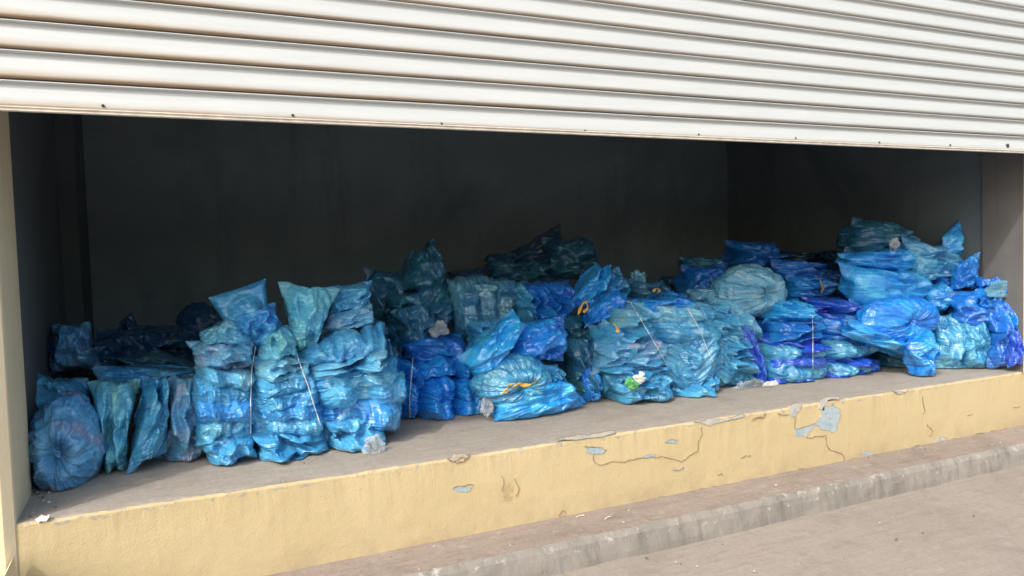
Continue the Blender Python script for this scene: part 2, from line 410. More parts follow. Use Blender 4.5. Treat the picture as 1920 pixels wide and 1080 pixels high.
# peeled paint and cracks on the plinth, each with a ragged outline
def ragged(pts, it=3, amp=.16, seed=0, closed=True):
    r = np.random.default_rng(seed); P = [np.array(p, float) for p in pts]
    for _ in range(it):
        Q = []
        for i in range(len(P) if closed else len(P) - 1):
            a, b = P[i], P[(i + 1) % len(P)]; d = b - a
            Q += [a, (a + b) / 2 + np.array([-d[1], d[0]]) * r.normal() * amp]
        if not closed: Q.append(P[-1])
        P = Q; amp *= .85
    return P
def patch(name, px, mat, seed=0, proud=.003, it=3, amp=.13):
    P = ragged(px, it, amp, seed); k = len(P)
    F3 = [at(x, y, -proud) for x, y in P]
    V = [(p[0], -proud, p[2]) for p in F3] + [(p[0], .012, p[2]) for p in F3]
    F = [list(range(k))] + [[i, (i + 1) % k, k + (i + 1) % k, k + i] for i in range(k)]
    bm = bmesh.new(); vs = [bm.verts.new(v) for v in V]
    for f in F: bm.faces.new([vs[i] for i in f])
    bmesh.ops.recalc_face_normals(bm, faces=bm.faces[:]); bmesh.ops.triangulate(bm, faces=bm.faces[:])
    V = [tuple(v.co) for v in bm.verts]; F = [[v.index for v in f.verts] for f in bm.faces]; bm.free()
    return mesh_np(name, V, F, mat, B, False)
_patch0 = patch
def patch(name, px, mat, seed=0, proud=.003, it=3, amp=.13):
    c = np.array(px, float); m = c.mean(0)
    d = c - m; L = np.linalg.norm(d, axis=1, keepdims=True)
    _patch0('lip_shade', (c + d / L * .45 + np.array([.2, -.5])).tolist(), M['crack'], seed, .0014, it, amp)  # dark rim polygon drawing the shade of the paint lip round the patch
    return _patch0(name, px, mat, seed, proud, it, amp)
def crack(px, wpx=2.2, seed=0, mat='crack', proud=.0045, it=4, amp=.10):
    P = np.array(ragged(px, it, amp, seed, False)); r = np.random.default_rng(seed + 5)
    T = np.gradient(P, axis=0); T /= np.linalg.norm(T, axis=1, keepdims=True) + 1e-9; Nn = np.stack([-T[:, 1], T[:, 0]], 1)
    hw = wpx * .15 * (.5 + r.random(len(P))); hw[0] *= .3; hw[-1] *= .3
    A = P + Nn * hw[:, None]; C = P - Nn * hw[:, None]; n = len(P)
    V = []
    for row, d in ((A, -proud), (C, -proud), (C, .01), (A, .01)):
        for p in row:
            q = at(p[0], p[1], 0); V.append((q[0], d, q[2]))
    idx = np.arange(4 * n).reshape(4, n)
    F = np.concatenate([np.stack([idx[i, :-1], idx[i, 1:], idx[(i + 1) % 4, 1:], idx[(i + 1) % 4, :-1]], 1) for i in range(4)])
    return mesh_np('crack', V, F, M[mat], B, False)
patch('peeled_patch', [(1490, 804), (1492, 818), (1512, 820), (1522, 806), (1536, 798), (1550, 806), (1568, 808), (1574, 790), (1575, 769), (1562, 762), (1546, 762), (1541, 778), (1534, 788), (1512, 800)], M['peel'], 2, amp=.17)
patch('peeled_patch', [(1537, 752), (1574, 744), (1574, 750), (1548, 757), (1546, 768), (1538, 768)], M['chip'], 4)
patch('peeled_patch', [(1482, 762), (1502, 757), (1500, 770), (1492, 774), (1494, 783), (1482, 781)], M['chip'], 5)
patch('peeled_patch', [(1302, 792), (1330, 785), (1394, 776), (1396, 781), (1358, 790), (1330, 799)], M['chip'], 6, amp=.05)
patch('peeled_patch', [(1044, 824), (1090, 816), (1152, 808), (1154, 812), (1100, 821)], M['chip'], 7, amp=.06)
patch('peeled_patch', [(1098, 848), (1118, 840), (1136, 845), (1122, 852)], M['peel'], 8)
patch('peeled_patch', [(1202, 859), (1216, 854), (1228, 851), (1226, 858), (1210, 860)], M['peel'], 9, amp=.06)
patch('peeled_patch', [(1247, 830), (1256, 825), (1270, 826), (1266, 831)], M['peel'], 10)
patch('peeled_patch', [(850, 917), (862, 911), (887, 911), (882, 920), (862, 923)], M['peel'], 11)
patch('peeled_patch', [(1612, 852), (1624, 846), (1640, 849), (1634, 855)], M['peel'], 12)
patch('peeled_patch', [(1676, 734), (1702, 730), (1700, 735), (1680, 738)], M['chip'], 13)
patch('peeled_patch', [(1750, 826), (1762, 820), (1776, 822), (1772, 829)], M['chip'], 14)
patch('peeled_patch', [(66, 974), (92, 967), (88, 976), (72, 981)], M['chalk'], 15, proud=.006)
patch('peeled_patch', [(838, 860), (872, 851), (880, 856), (850, 866)], M['flake'], 16)
patch('peeled_patch', [(1260, 880), (1280, 876), (1282, 881), (1264, 884)], M['flake'], 17)
for i, (px, wp) in enumerate([
    ([(1112, 852), (1116, 868), (1126, 872), (1165, 866), (1200, 858), (1240, 855), (1308, 844), (1312, 822), (1314, 800)], 2.2),
    ([(1489, 784), (1490, 806), (1500, 802), (1534, 789)], 2.0),
    ([(1512, 820), (1534, 818), (1548, 816), (1550, 834), (1556, 844), (1570, 848), (1582, 858), (1584, 866)], 3.0),
    ([(1730, 742), (1733, 768), (1731, 778)], 1.6), ([(1738, 796), (1748, 808), (1742, 818)], 1.6),
    ([(1389, 858), (1408, 854)], 2.2), ([(1410, 787), (1430, 782), (1436, 775)], 1.8), ([(1458, 775), (1480, 778)], 1.6),
    ([(1345, 890), (1352, 887), (1356, 892)], 1.5), ([(1095, 836), (1118, 839), (1138, 844)], 1.8),
    ([(848, 916), (870, 911), (888, 909)], 1.8), ([(940, 892), (944, 905), (941, 920)], 1.2), ([(964, 897), (972, 912), (966, 930)], 1.0),
    ([(1246, 830), (1258, 824), (1270, 825)], 1.6), ([(1260, 881), (1282, 876)], 1.6),
    ([(24, 984), (25, 1000), (16, 1012), (10, 1030)], 2.4), ([(840, 862), (856, 868), (876, 858), (880, 850)], 1.6),
    ([(1048, 968), (1055, 957), (1062, 962)], 1.4), ([(1812, 779), (1824, 777)], 1.6), ([(1900, 764), (1912, 762)], 1.6)]):
    crack(px, wp, 30 + i)
# open joint between plinth and kerb
js = np.linspace(520, 1920, 60)
for k in range(4):
    seg = js[k * 15:(k + 1) * 15 + 1]
    crack([(x, 1076.5 - .1993 * (x - 520)) for x in seg], 2.6, 70 + k, it=2, amp=.06)

# ------------------------------------------------------------------ roller shutter
YS = -.22
Zb = .5 * (at(0, 208, YS)[2] + at(1920, 287, YS)[2])
S = empty('roller_shutter', (3, YS, Zb))
tag(S, 'white ribbed roller shutter half raised, dirt streaked brown at its left end', 'roller shutter')
# one slat: rolled lip on top, shallow hollow below it, then a broad face that turns in at its foot
prof = [(.030, .0), (.012, .0004), (-.001, .002), (-.0065, .0045), (-.0085, .009), (-.0085, .016), (-.0068, .028), (-.0040, .042), (-.0008, .056), (.0028, .070), (.0060, .081), (.0080, .088), (.0080, .0915),
        (.005, .0935), (-.003, .0946), (-.0080, .0962), (-.0095, .0985), (-.0085, .1008), (-.002, .1025), (.012, .1036), (.030, .1042)]
NSL = 12; z0 = at(0, 150, YS)[2] - .0988 * PITCH / .1066
P = [(YS + y, z0 + k * PITCH + z * PITCH / .1066) for k in range(NSL) for y, z in prof]
P = [(y, z - z0) for y, z in P]
xs = np.linspace(-.9, 7.6, 60); V = np.zeros((len(P), len(xs), 3)); V[..., 0] = xs
sagn = .003 * fbm(xs * .8, xs * 0 + 2.2, 0, 3)
for i, (y, z) in enumerate(P):
    V[i, :, 1] = y + sagn; V[i, :, 2] = z + z0 + .002 * fbm(xs * .5, xs * 0 + 7.7 + i // len(prof), 0, 2)
cur = mesh_np('slat_curtain', V.reshape(-1, 3), grid_faces(len(P), len(xs)), M['shutter'], S, True, origin=(3, YS, z0))
rp = [(.012, .0), (-.004, .0), (-.008, .002), (-.008, .006), (-.004, .008), (-.003, .011), (-.012, .013), (-.012, .0165), (-.005, .0185), (-.005, z0 - Zb - .001), (.012, z0 - Zb - .0008)]
V = np.zeros((len(rp), len(xs), 3)); V[..., 0] = xs
for i, (y, z) in enumerate(rp):
    V[i, :, 1] = YS + y + sagn; V[i, :, 2] = Zb + z
mesh_np('bottom_rail', V.reshape(-1, 3), grid_faces(len(rp), len(xs)), M['rail'], S, False)
def rivet(px, py, r):
    c = at(px, py, YS - .0095); V = []; n = 12
    for rr, d in ((1, .008), (1, -.001), (.75, -.003), (.3, -.004)):
        for k in range(n):
            a = 2 * math.pi * k / n; V.append((c[0] + rr * r * math.cos(a), c[1] + d, c[2] + rr * r * math.sin(a)))
    F = grid_faces(4, n, 0, True).tolist() + [list(range(3 * n, 4 * n))]
    return mesh_np('rivet', V, F, M['rivet'], S)
for px, py, r in ((193, 198, .0055), (549, 216, .0055), (828, 232, .0055), (1097, 245, .0055), (1310, 252, .0055), (1492, 259, .0055), (1649, 267, .0055), (1782, 272, .0055), (1890, 273, .013)):
    rivet(px, py, r)
rb = np.linspace(0, 2 * np.pi, 28, endpoint=False)
V = np.array([[x, .02 + .17 * math.cos(a), 3.32 + .0 + .17 * math.sin(a)] for x in (-.9, 7.6) for a in rb])

# ------------------------------------------------------------------ film bags
def sim_pillow(w, h, t, seed, nx=60, ny=60, iters=230, fill=.86, press=.15, su=1.0, sv=1.0, pw=3.0, gap=.05, bend=.1):
    """two film sheets joined at the rim round a soft filling; the film cannot stretch, so its slack puckers"""
    r = np.random.default_rng(seed)
    U, V = np.meshgrid(np.linspace(-1, 1, nx), np.linspace(-1, 1, ny))
    P = np.zeros((2, ny, nx, 3)); P[..., 0] = U * w; P[..., 1] = V * h
    env = (1 - U ** 2) * (1 - V ** 2)
    def sm(n):
        g = r.normal(size=(ny, nx))
        for _ in range(n): g = (g + np.roll(g, 1, 0) + np.roll(g, -1, 0) + np.roll(g, 1, 1) + np.roll(g, -1, 1)) / 5
        return g / (g.std() + 1e-9)
    for s, sg in ((0, 1), (1, -1)):
        P[s, ..., 2] = sg * env * t * .35 + .012 * t * sm(3) * np.sqrt(env) + .03 * t * sm(12) * np.sqrt(env)
    lump = [.16 * sm(40) + .08 * sm(14) for _ in range(2)]
    du = 2 * w / (nx - 1); dv = 2 * h / (ny - 1); Q = P.copy()
    def con(A, B, L, k):
        d = B - A; l = np.sqrt((d * d).sum(-1, keepdims=True)) + 1e-9 if False else np.sqrt(np.einsum('...i,...i->...', d, d))[..., None] + 1e-9
        d *= (l - L) / l * (.5 * k); A += d; B -= d
    rims = ((slice(None), 0), (slice(None), -1), (0, slice(None)), (-1, slice(None)))
    def rim():
        for sl in rims:
            m = .5 * (P[0][sl] + P[1][sl]); P[0][sl] = m; P[1][sl] = m
    for it in range(iters):
        vel = (P - Q) * .9; Q = P.copy(); P += vel
        N = np.cross(np.gradient(P, axis=2), np.gradient(P, axis=1)); N /= np.linalg.norm(N, axis=-1, keepdims=True) + 1e-9; N[1] *= -1
        x = np.abs(P[..., 0]) / (w * fill); y = np.abs(P[..., 1]) / (h * fill)
        H = t * np.clip(1 - (x ** pw + y ** pw), 0, 1) ** .55; rampk = min(1, it / 60)
        for s, sg in ((0, 1), (1, -1)):
            Hs = H[s] * (1 + lump[s] * 1.6) * rampk; z = P[s, ..., 2] * sg
            P[s, ..., 2] = sg * (z + .5 * np.clip(Hs - z, 0, None))
            if it > 60: P[s, ..., 2] -= sg * .4 * np.clip(P[s, ..., 2] * sg - Hs - gap * t - .01, 0, None)
        P += N * press * .0008 * w
        q = min(1, max(0, (it - 60) / 80)); a = 1 + (su - 1) * q; b = 1 + (sv - 1) * q; dd = math.hypot(du * a, dv * b)
        for k in range(4):
            for o in (0, 1):
                con(P[:, :, o:-1:2], P[:, :, o + 1::2], du * a, 1); con(P[:, o:-1:2, :], P[:, o + 1::2, :], dv * b, 1)
            for o in (0, 1):
                con(P[:, o:-1:2, :-1], P[:, o + 1::2, 1:], dd, .4); con(P[:, o:-1:2, 1:], P[:, o + 1::2, :-1], dd, .4)
            rim()
        P[:, 1:-1] += bend * (.5 * (P[:, :-2] + P[:, 2:]) - P[:, 1:-1])
        P[:, :, 1:-1] += bend * (.5 * (P[:, :, :-2] + P[:, :, 2:]) - P[:, :, 1:-1]); rim()
    P[..., 0] /= w; P[..., 1] /= h; P[..., 2] /= t
    return P

PROTO = {
    'sq1': sim_pillow(1, 1, .36, 5, pw=2.2, fill=.97, press=.1, sv=1.08, bend=.2),
    'sq2': sim_pillow(1, 1, .34, 11, pw=2.4, fill=.97, press=.12, sv=1.04, su=1.06, bend=.15),
    'sq3': sim_pillow(1, .85, .32, 23, pw=2.0, fill=1.0, press=.25, sv=1.05, su=1.02, bend=.15),
    'md1': sim_pillow(1, .6, .30, 8, press=.1, sv=1.08, gap=.12, bend=.12, fill=.97, pw=2.4),
    'md2': sim_pillow(1, .62, .28, 31, press=.1, sv=1.10, gap=.08, bend=.15, pw=2.3, fill=.97),
    'md3': sim_pillow(1, .55, .26, 37, press=.25, sv=1.05, su=1.03, gap=.1, bend=.12, pw=2.2, fill=.98),
    'fl1': sim_pillow(1, .75, .14, 47, sv=1.06, su=1.05, gap=.25, fill=.8, bend=.1, pw=2.2),
}
def roll(seed, nx=120, ny=44):
    """a long soft roll of film, open flattened ends"""
    U, T = np.meshgrid(np.linspace(-1, 1, nx), np.linspace(-1, 1, ny)); P = np.zeros((2, ny, nx, 3))
    lum = 1 + .22 * fbm(U * 3.0 + seed * 5, T * 1.2, seed, 3)
    e = np.clip(1 - np.abs(U) ** 5, 0, 1) ** .5
    for s, sg in ((0, 1), (1, -1)):
        a = T * np.pi / 2 * .999
        P[s, ..., 0] = U * (1 + .05 * fbm(T * 2.2, U * 0 + seed, 4, 3) * np.abs(U) ** 3)
        P[s, ..., 1] = np.sign(a) * np.abs(np.sin(a)) ** .9
        P[s, ..., 2] = sg * np.cos(a) ** .75 * lum * e
    return P
PROTO['lg1'] = roll(1); PROTO['lg2'] = roll(2); PROTO['lg3'] = roll(3)
_pk = list(PROTO)

def upsample(P):
    def up(A, ax):
        A = np.moveaxis(A, ax, 0); n = len(A); out = np.empty((2 * n - 1,) + A.shape[1:]); out[::2] = A
        B = np.concatenate([A[:1] * 2 - A[1:2], A, A[-1:] * 2 - A[-2:-1]])
        out[1::2] = (9 * (A[:-1] + A[1:]) - B[:-3] - B[3:]) / 16
        return np.moveaxis(out, 0, ax)
    return up(up(P, 1), 2)
def oriented(key, seed, rot=0, hi=True):
    P = PROTO[key].copy(); r = np.random.default_rng(seed)
    if rot: P = np.ascontiguousarray(np.swapaxes(P, 1, 2))[..., [1, 0, 2]]      # turn a quarter: winding handled below
    flips = r.integers(0, 2, 2)
    if flips[0]: P = P[:, :, ::-1].copy(); P[..., 0] *= -1
    if flips[1]: P = P[:, ::-1].copy(); P[..., 1] *= -1
    return upsample(P) if hi and P.shape[1] * P.shape[2] < 8000 else P

def film_mesh(name, Pn, S, Nrm, th, Lu, Lv, mat, parent, seed, fine, aniso, gather, pleat_at, crumple, floor=True):
    """map a settled bag onto its place: S(u,v) centre sheet, Nrm outward, th half thickness"""
    u = Pn[..., 0]; v = Pn[..., 1]; n = Pn[..., 2]
    um, vm = u * Lu / 2, v * Lv / 2
    # fine creases run along u, crinkle everywhere
    side = np.array([0.0, 40.0])[:, None, None]
    wob = fbm(um * 7, vm * 7, side + seed * 1.7, 2) * (.05 if pleat_at is not None else .11)
    sh = lambda q: ((q + 1) * .5) ** 2.2 * 2 - .8
    cr = sh(ridge(um * 4, (vm + wob) * 24, side + seed + 31)) * .9 + sh(ridge(um * 7, (vm + wob) * 50, side + seed)) * .6 + sh(ridge(um * 12, (vm + wob) * 105, side + seed + 9)) * .3
    ck = sh(ridge(um * 12 + 3 * wob, vm * 12, side + seed + 14)) * .9 + sh(ridge(um * 27 + 3 * wob, vm * 27, side + seed + 4)) * .55 - .1
    body = np.clip(np.abs(n) * 2.2, .0, 1)
    d = fine * (aniso * cr + (1 - aniso) * ck * .8) * (.25 + .75 * body)
    d = d + crumple * (ridge(um * 13, vm * 13, side + seed + 2) + .5 * ridge(um * 30, vm * 30, side + seed + 6))
    if pleat_at is not None:                      # film drawn in towards a string across the bag
        for us, wd in pleat_at:
            e = np.exp(-((u - us) / wd) ** 2)
            d = d + e * .019 * ridge(um * 3, (vm + wob * .5) * 36, side + seed + 21)
    if gather is not None:
        gu, gv, amp, k = gather
        dx, dy = (u - gu) * Lu, (v - gv) * Lv; rr = np.hypot(dx, dy) + 1e-6; a = np.arctan2(dy, dx)
        R0 = .5 * min(Lu, Lv)
        pl = ridge(np.cos(a) * k * .32, np.sin(a) * k * .32, seed + rr * 2) * .6 + ridge(np.cos(a) * k * .7, np.sin(a) * k * .7, seed + 8 + rr * 3) * .4
        fr = (n > 0)
        d = d + fr * amp * pl * np.exp(-rr / R0 * 1.3) * (1 - np.exp(-(rr / (.12 * R0)) ** 2))
        n = np.where(fr, n * (1 - .55 * np.exp(-(rr / (.35 * R0)) ** 2)), n)
    sg = np.array([1.0, -1.0])[:, None, None]
    pos = S(u, v) + Nrm * (n * th(u) + d * sg)[..., None]
    if floor:
        lo = ZL + .003 + .006 * ((seed * 37) % 97) / 97 + .004 * (u - u.min()) / (np.ptp(u) + 1e-6)
        pos[..., 2] = np.where(pos[..., 2] < lo, lo + .0 * pos[..., 2], pos[..., 2])
    ny, nx = n.shape[1:]
    F = np.concatenate([grid_faces(ny, nx), grid_faces(ny, nx, ny * nx)[:, ::-1]])
    uv = np.stack([um + seed * .31, vm + side], -1).reshape(-1, 2)
    st = np.abs(Pn[..., 2])
    return mesh_np(name, pos.reshape(-1, 3), F, mat, parent, True, uv, None, st)

_seed = [100]
def quad(name, px, Y, th, mat, proto='sq1', parent=None, rot=0, fine=.0055, aniso=.6, gather=None, crumple=0.0, floor=True, grow=1.06, seed=None, tie=None, gv=1.0):
    """px: photo corners TL TR BR BL; Y: depth (one or four)"""
    if seed is None: _seed[0] += 1; seed = _seed[0]
    Ys = Y if isinstance(Y, (tuple, list)) else (Y,) * 4
    c = np.array(px, float); m = c.mean(0); c = m + (c - m) * grow
    if gv != 1: ml = (c[0] + c[3]) / 2; mr = (c[1] + c[2]) / 2; c = np.array([ml + (c[0] - ml) * gv, mr + (c[1] - mr) * gv, mr + (c[2] - mr) * gv, ml + (c[3] - ml) * gv])
    TL, TR, BR, BL = [at(c[i][0], c[i][1], Ys[i]) for i in range(4)]
    Nn = np.cross((TR + BR - TL - BL), (TL + TR - BL - BR)); Nn /= np.linalg.norm(Nn)
    if Nn @ (CAM - m_(TL, TR, BR, BL)) < 0: Nn = -Nn
    def S(u, v):
        a = ((u + 1) / 2)[..., None]; b = ((v + 1) / 2)[..., None]
        return (BL * (1 - a) + BR * a) * (1 - b) + (TL * (1 - a) + TR * a) * b
    Lu = .5 * (np.linalg.norm(TR - TL) + np.linalg.norm(BR - BL)); Lv = .5 * (np.linalg.norm(TL - BL) + np.linalg.norm(TR - BR))
    ends = [q for q, ch in ((-1, 'L'), (1, 'R')) if tie and ch in tie]; pl = [(q, .38) for q in ends] or None
    def thf(u):
        k = 1 + 0 * u
        for q in ends: k = k - .34 * np.exp(-(np.abs(u - q) / .30) ** 1.6)
        return th * k
    if tie:
        S0 = S; hz = np.linalg.norm(TL - BL) * .5 + np.linalg.norm(TR - BR) * .5
        def S(u, v):
            p = S0(u, v); p[..., 2] += hz * .14 * fbm(u * 1.8 + seed, v * .5, seed * 2.3, 2); p[..., 1] += .06 * fbm(u * 2 + seed, v * .6, seed * 3.1, 2); return p
    return film_mesh(name, oriented(proto, seed, rot, Lu * Lv > .02 and np.mean(Ys) < 1.3), S, Nn, thf, Lu, Lv, M[mat], parent, seed, fine, aniso, gather, pl, crumple, floor)
def columns(root, Y, th, rows):
    for px, mat, proto, tie in rows:
        quad('film_bag', px, Y, th, mat, proto, root, 0, .0085, .9, None, 0.0, True, 1.10, None, tie, 1.28)
def m_(*a): return sum(a) / len(a)

def band(name, secs, Y, th, mat, proto='lg1', parent=None, fine=.0085, aniso=.9, pleat=None, grow=1.22, crumple=0.0, pinch=.62, seed=None, tips=.75, vert=False):
    """a long bag across the bale: secs = (px, top, bottom); th = half depth; strings at the inner sections draw it in
    vert: secs = (py, left, right), the bag stands upright"""
    if seed is None: _seed[0] += 1; seed = _seed[0]
    s = np.array(secs, float); t = np.linspace(-1, 1, len(s)) if len(s) == 2 else None
    xs = s[:, 0]; us = 2 * (xs - xs[0]) / (xs[-1] - xs[0]) - 1
    mid = (s[:, 1] + s[:, 2]) / 2; hf = (s[:, 2] - s[:, 1]) / 2 * grow
    if vert:
        A = np.array([at(m + h, x, Y) for x, m, h in zip(xs, mid, hf)]); C = np.array([at(m - h, x, Y) for x, m, h in zip(xs, mid, hf)])
    else:
        A = np.array([at(x, m - h, Y) for x, m, h in zip(xs, mid, hf)]); C = np.array([at(x, m + h, Y) for x, m, h in zip(xs, mid, hf)])
    fu = np.linspace(-1.1, 1.1, 200)
    def smooth(arr):
        out = np.stack([np.interp(fu, us, arr[:, i]) for i in range(3)], 1)
        # extend past the ends, then round the corners of the polyline
        for i in range(3):
            out[:, i] += np.where(fu < us[0], (fu - us[0]) * (arr[1, i] - arr[0, i]) / (us[1] - us[0]), 0) + np.where(fu > us[-1], (fu - us[-1]) * (arr[-1, i] - arr[-2, i]) / (us[-1] - us[-2]), 0)
        k = np.ones(17) / 17; pad = np.pad(out, ((8, 8), (0, 0)), 'edge')
        return np.stack([np.convolve(pad[:, i], k, 'valid') for i in range(3)], 1)
    A2, C2 = smooth(A), smooth(C)
    def S(u, v):
        a = np.stack([np.interp(u, fu, A2[:, i]) for i in range(3)], -1); c = np.stack([np.interp(u, fu, C2[:, i]) for i in range(3)], -1)
        b = ((v + 1) / 2)[..., None]
        tight = 1 + 0 * u
        for q in us[1:-1]:
            if pinch > 0: tight = tight - .32 * np.exp(-(np.abs(u - q) / .12) ** 1.5)
        m0 = (a + c) / 2; a = m0 + (a - m0) * tight[..., None]; c = m0 + (c - m0) * tight[..., None]
        p = c * (1 - b) + a * b
        h = np.linalg.norm(a - c, axis=-1)
        p[..., 2] += h * (.30 * fbm(u * 2.6, v * .5, seed * 2.3, 2) + .10 * vnoise(u * 8, v * .8, seed * 1.1))
        p[..., 1] += .07 * fbm(u * 2.2, v * .6 + 9, seed * 3.1, 2)
        return p
    inner = us[1:-1]
    def thf(u):
        k = np.ones_like(u)
        for q in inner: k = k - pinch * np.exp(-(np.abs(u - q) / .10) ** 1.4)
        return th * k * (1 - (1 - tips) * np.abs(u) ** 4)
    Nn = np.cross(A2[-1] - A2[0], A.mean(0) - C.mean(0)); Nn /= np.linalg.norm(Nn)
    if Nn @ (CAM - A.mean(0)) < 0: Nn = -Nn
    Lu = np.linalg.norm(A2[-1] - A2[0]); Lv = np.linalg.norm(A - C, axis=1).mean()
    pl = [(q, .22) for q in inner] if pleat is None else pleat
    return film_mesh(name, oriented(proto, seed), S, Nn, thf, Lu, Lv, M[mat], parent, seed, fine, aniso, None, pl, crumple)

def knotted(name, c, rx, ry, Y, th, mat, knot=(0, 0), pleat=.018, parent=None, seed=None, rot=0.0, k=9, sq=1.0, kn=True, fine=.0055):
    """a full bag seen on its tied end: film gathered in pleats round the knot"""
    if seed is None: _seed[0] += 1; seed = _seed[0]
    C = at(c[0], c[1], Y); sx = np.linalg.norm(at(c[0] + rx, c[1], Y) - C); sz = np.linalg.norm(at(c[0], c[1] - ry, Y) - C)
    nphi, nth = 110, 220
    ph, tt = np.meshgrid(np.linspace(.02, np.pi - .02, nphi), np.linspace(0, 2 * np.pi, nth, endpoint=False), indexing='ij')
    a, b, d = np.sin(ph) * np.cos(tt), np.sin(ph) * np.sin(tt), np.cos(ph)
    if sq != 1: a, b = np.sign(a) * np.abs(a) ** sq, np.sign(b) * np.abs(b) ** sq
    lum = 1 + .09 * fbm(a * 1.7 + seed, b * 1.7, d * 1.7, 2)
    ca, sa = np.cos(tt), np.sin(tt)
    tw = tt + .5 * np.exp(-ph) + .22 * fbm(ca * 1.6 + seed, sa * 1.6, ph * 1.4, 2)                                   # a slight twist towards the knot
    ca, sa = np.cos(tw), np.sin(tw)
    pl = ridge(ca * k * .33 + seed, sa * k * .33, ph * .7) * .6 + ridge(ca * k * .8, sa * k * .8 + seed, ph * 1.1) * .4
    env = np.exp(-ph / (.75 + .45 * fbm(np.cos(tt) * 2.2 + seed, np.sin(tt) * 2.2, 0, 2))) * (1 - np.exp(-(ph / .16) ** 2)) * 1.7 * (1 + .6 * fbm(np.cos(tt) * 1.5, np.sin(tt) * 1.5 + seed, 0, 2))
    ck = ridge(a * 3 + seed, b * 3, d * 3) * 1.2 + ridge(a * 6 + seed, b * 6, d * 6) * .8 + ridge(a * 13 + seed, b * 13, d * 13) * .4
    kx, kz = knot[0] * sx, -knot[1] * sz
    front = np.clip(d, 0, 1) ** 1.5
    r = lum
    x = a * sx * r + kx * front; z = b * sz * r + kz * front
    dim = 1 - .38 * np.exp(-(ph / .28) ** 2)
    y = -d * th * r * dim
    nx, nz, ny = a / sx, b / sz, -d / th; L = np.sqrt(nx * nx + ny * ny + nz * nz)
    disp = pleat * pl * env + fine * ck
    x += disp * nx / L; y += disp * ny / L; z += disp * nz / L
    if rot: x, z = x * math.cos(rot) - z * math.sin(rot), x * math.sin(rot) + z * math.cos(rot)
    V = np.stack([C[0] + x, C[1] + y, C[2] + z], -1)
    V[..., 2] = np.maximum(V[..., 2], ZL + .003 + .0004 * (seed % 10))
    F = grid_faces(nphi, nth, 0, True)[:, ::-1]
    uv = np.stack([ph * (sx + sz) / 3.2, tt * .16 + seed * .13], -1).reshape(-1, 2)
    o = mesh_np(name, V.reshape(-1, 3), F, M[mat], parent, True, uv)
    if kn:
        kp = V[0].mean(0); knot_at(kp + np.array([0, -.006, 0]), .021, mat, o, seed)
    return o
def knot_at(p, r, mat, parent, seed, name='knot'):
    nphi, nth = 26, 40
    ph, tt = np.meshgrid(np.linspace(.02, np.pi - .02, nphi), np.linspace(0, 2 * np.pi, nth, endpoint=False), indexing='ij')
    a, b, d = np.sin(ph) * np.cos(tt), np.sin(ph) * np.sin(tt), np.cos(ph)
    rr = r * (1 + .45 * ridge(a * 1.6 + seed, b * 1.6, d * 1.6) + .2 * ridge(a * 4 + seed, b * 4, d * 4))
    V = np.stack([p[0] + a * rr, p[1] - d * rr * 1.1, p[2] + b * rr * 1.25], -1)
    return mesh_np(name, V.reshape(-1, 3), grid_faces(nphi, nth, 0, True)[:, ::-1], M[mat], parent, True, np.stack([ph * r, tt * r], -1).reshape(-1, 2))
def scrap(name, px, Y, th, mat, parent=None, seed=None, cr=.010, floor=True, proto='fl1'):
    """a crumpled loose piece of film: many sharp folds, no regular outline"""
    if seed is None: _seed[0] += 1; seed = _seed[0]
    if isinstance(Y, tuple): Y = sum(Y) / 4
    c = np.array(px, float); m = c.mean(0); C = at(m[0], m[1], Y)
    rx = .5 * np.linalg.norm(at((c[1, 0] + c[2, 0]) / 2, m[1], Y) - at((c[0, 0] + c[3, 0]) / 2, m[1], Y)) * 1.05
    rz = .5 * abs(at(m[0], (c[0, 1] + c[1, 1]) / 2, Y)[2] - at(m[0], (c[2, 1] + c[3, 1]) / 2, Y)[2]) * 1.05
    ph, tt = np.meshgrid(np.linspace(.02, np.pi - .02, 44), np.linspace(0, 2 * np.pi, 66, endpoint=False), indexing='ij')
    a, b, d = np.sin(ph) * np.cos(tt), np.sin(ph) * np.sin(tt), np.cos(ph)
    a2, b2 = a + .5 * b, b - .3 * a
    rr = .85 + .55 * fbm(a2 * 1.5 + seed, b2 * 1.1, d * 1.5, 2) + .26 * ridge(a2 * 2.2 + seed, b2 * 1.3, d * 2) + .10 * ridge(a2 * 6 + seed, b2 * 4, d * 5)
    V = np.stack([C[0] + a * rr * rx, C[1] - d * rr * th, C[2] + b * rr * rz], -1)
    if floor: V[..., 2] = np.maximum(V[..., 2], ZL + .002 + .003 * ((seed * 31) % 17) / 17)
    return mesh_np(name, V.reshape(-1, 3), grid_faces(44, 66, 0, True)[:, ::-1], M[mat], parent, False, np.stack([ph * rx, tt * rx], -1).reshape(-1, 2))

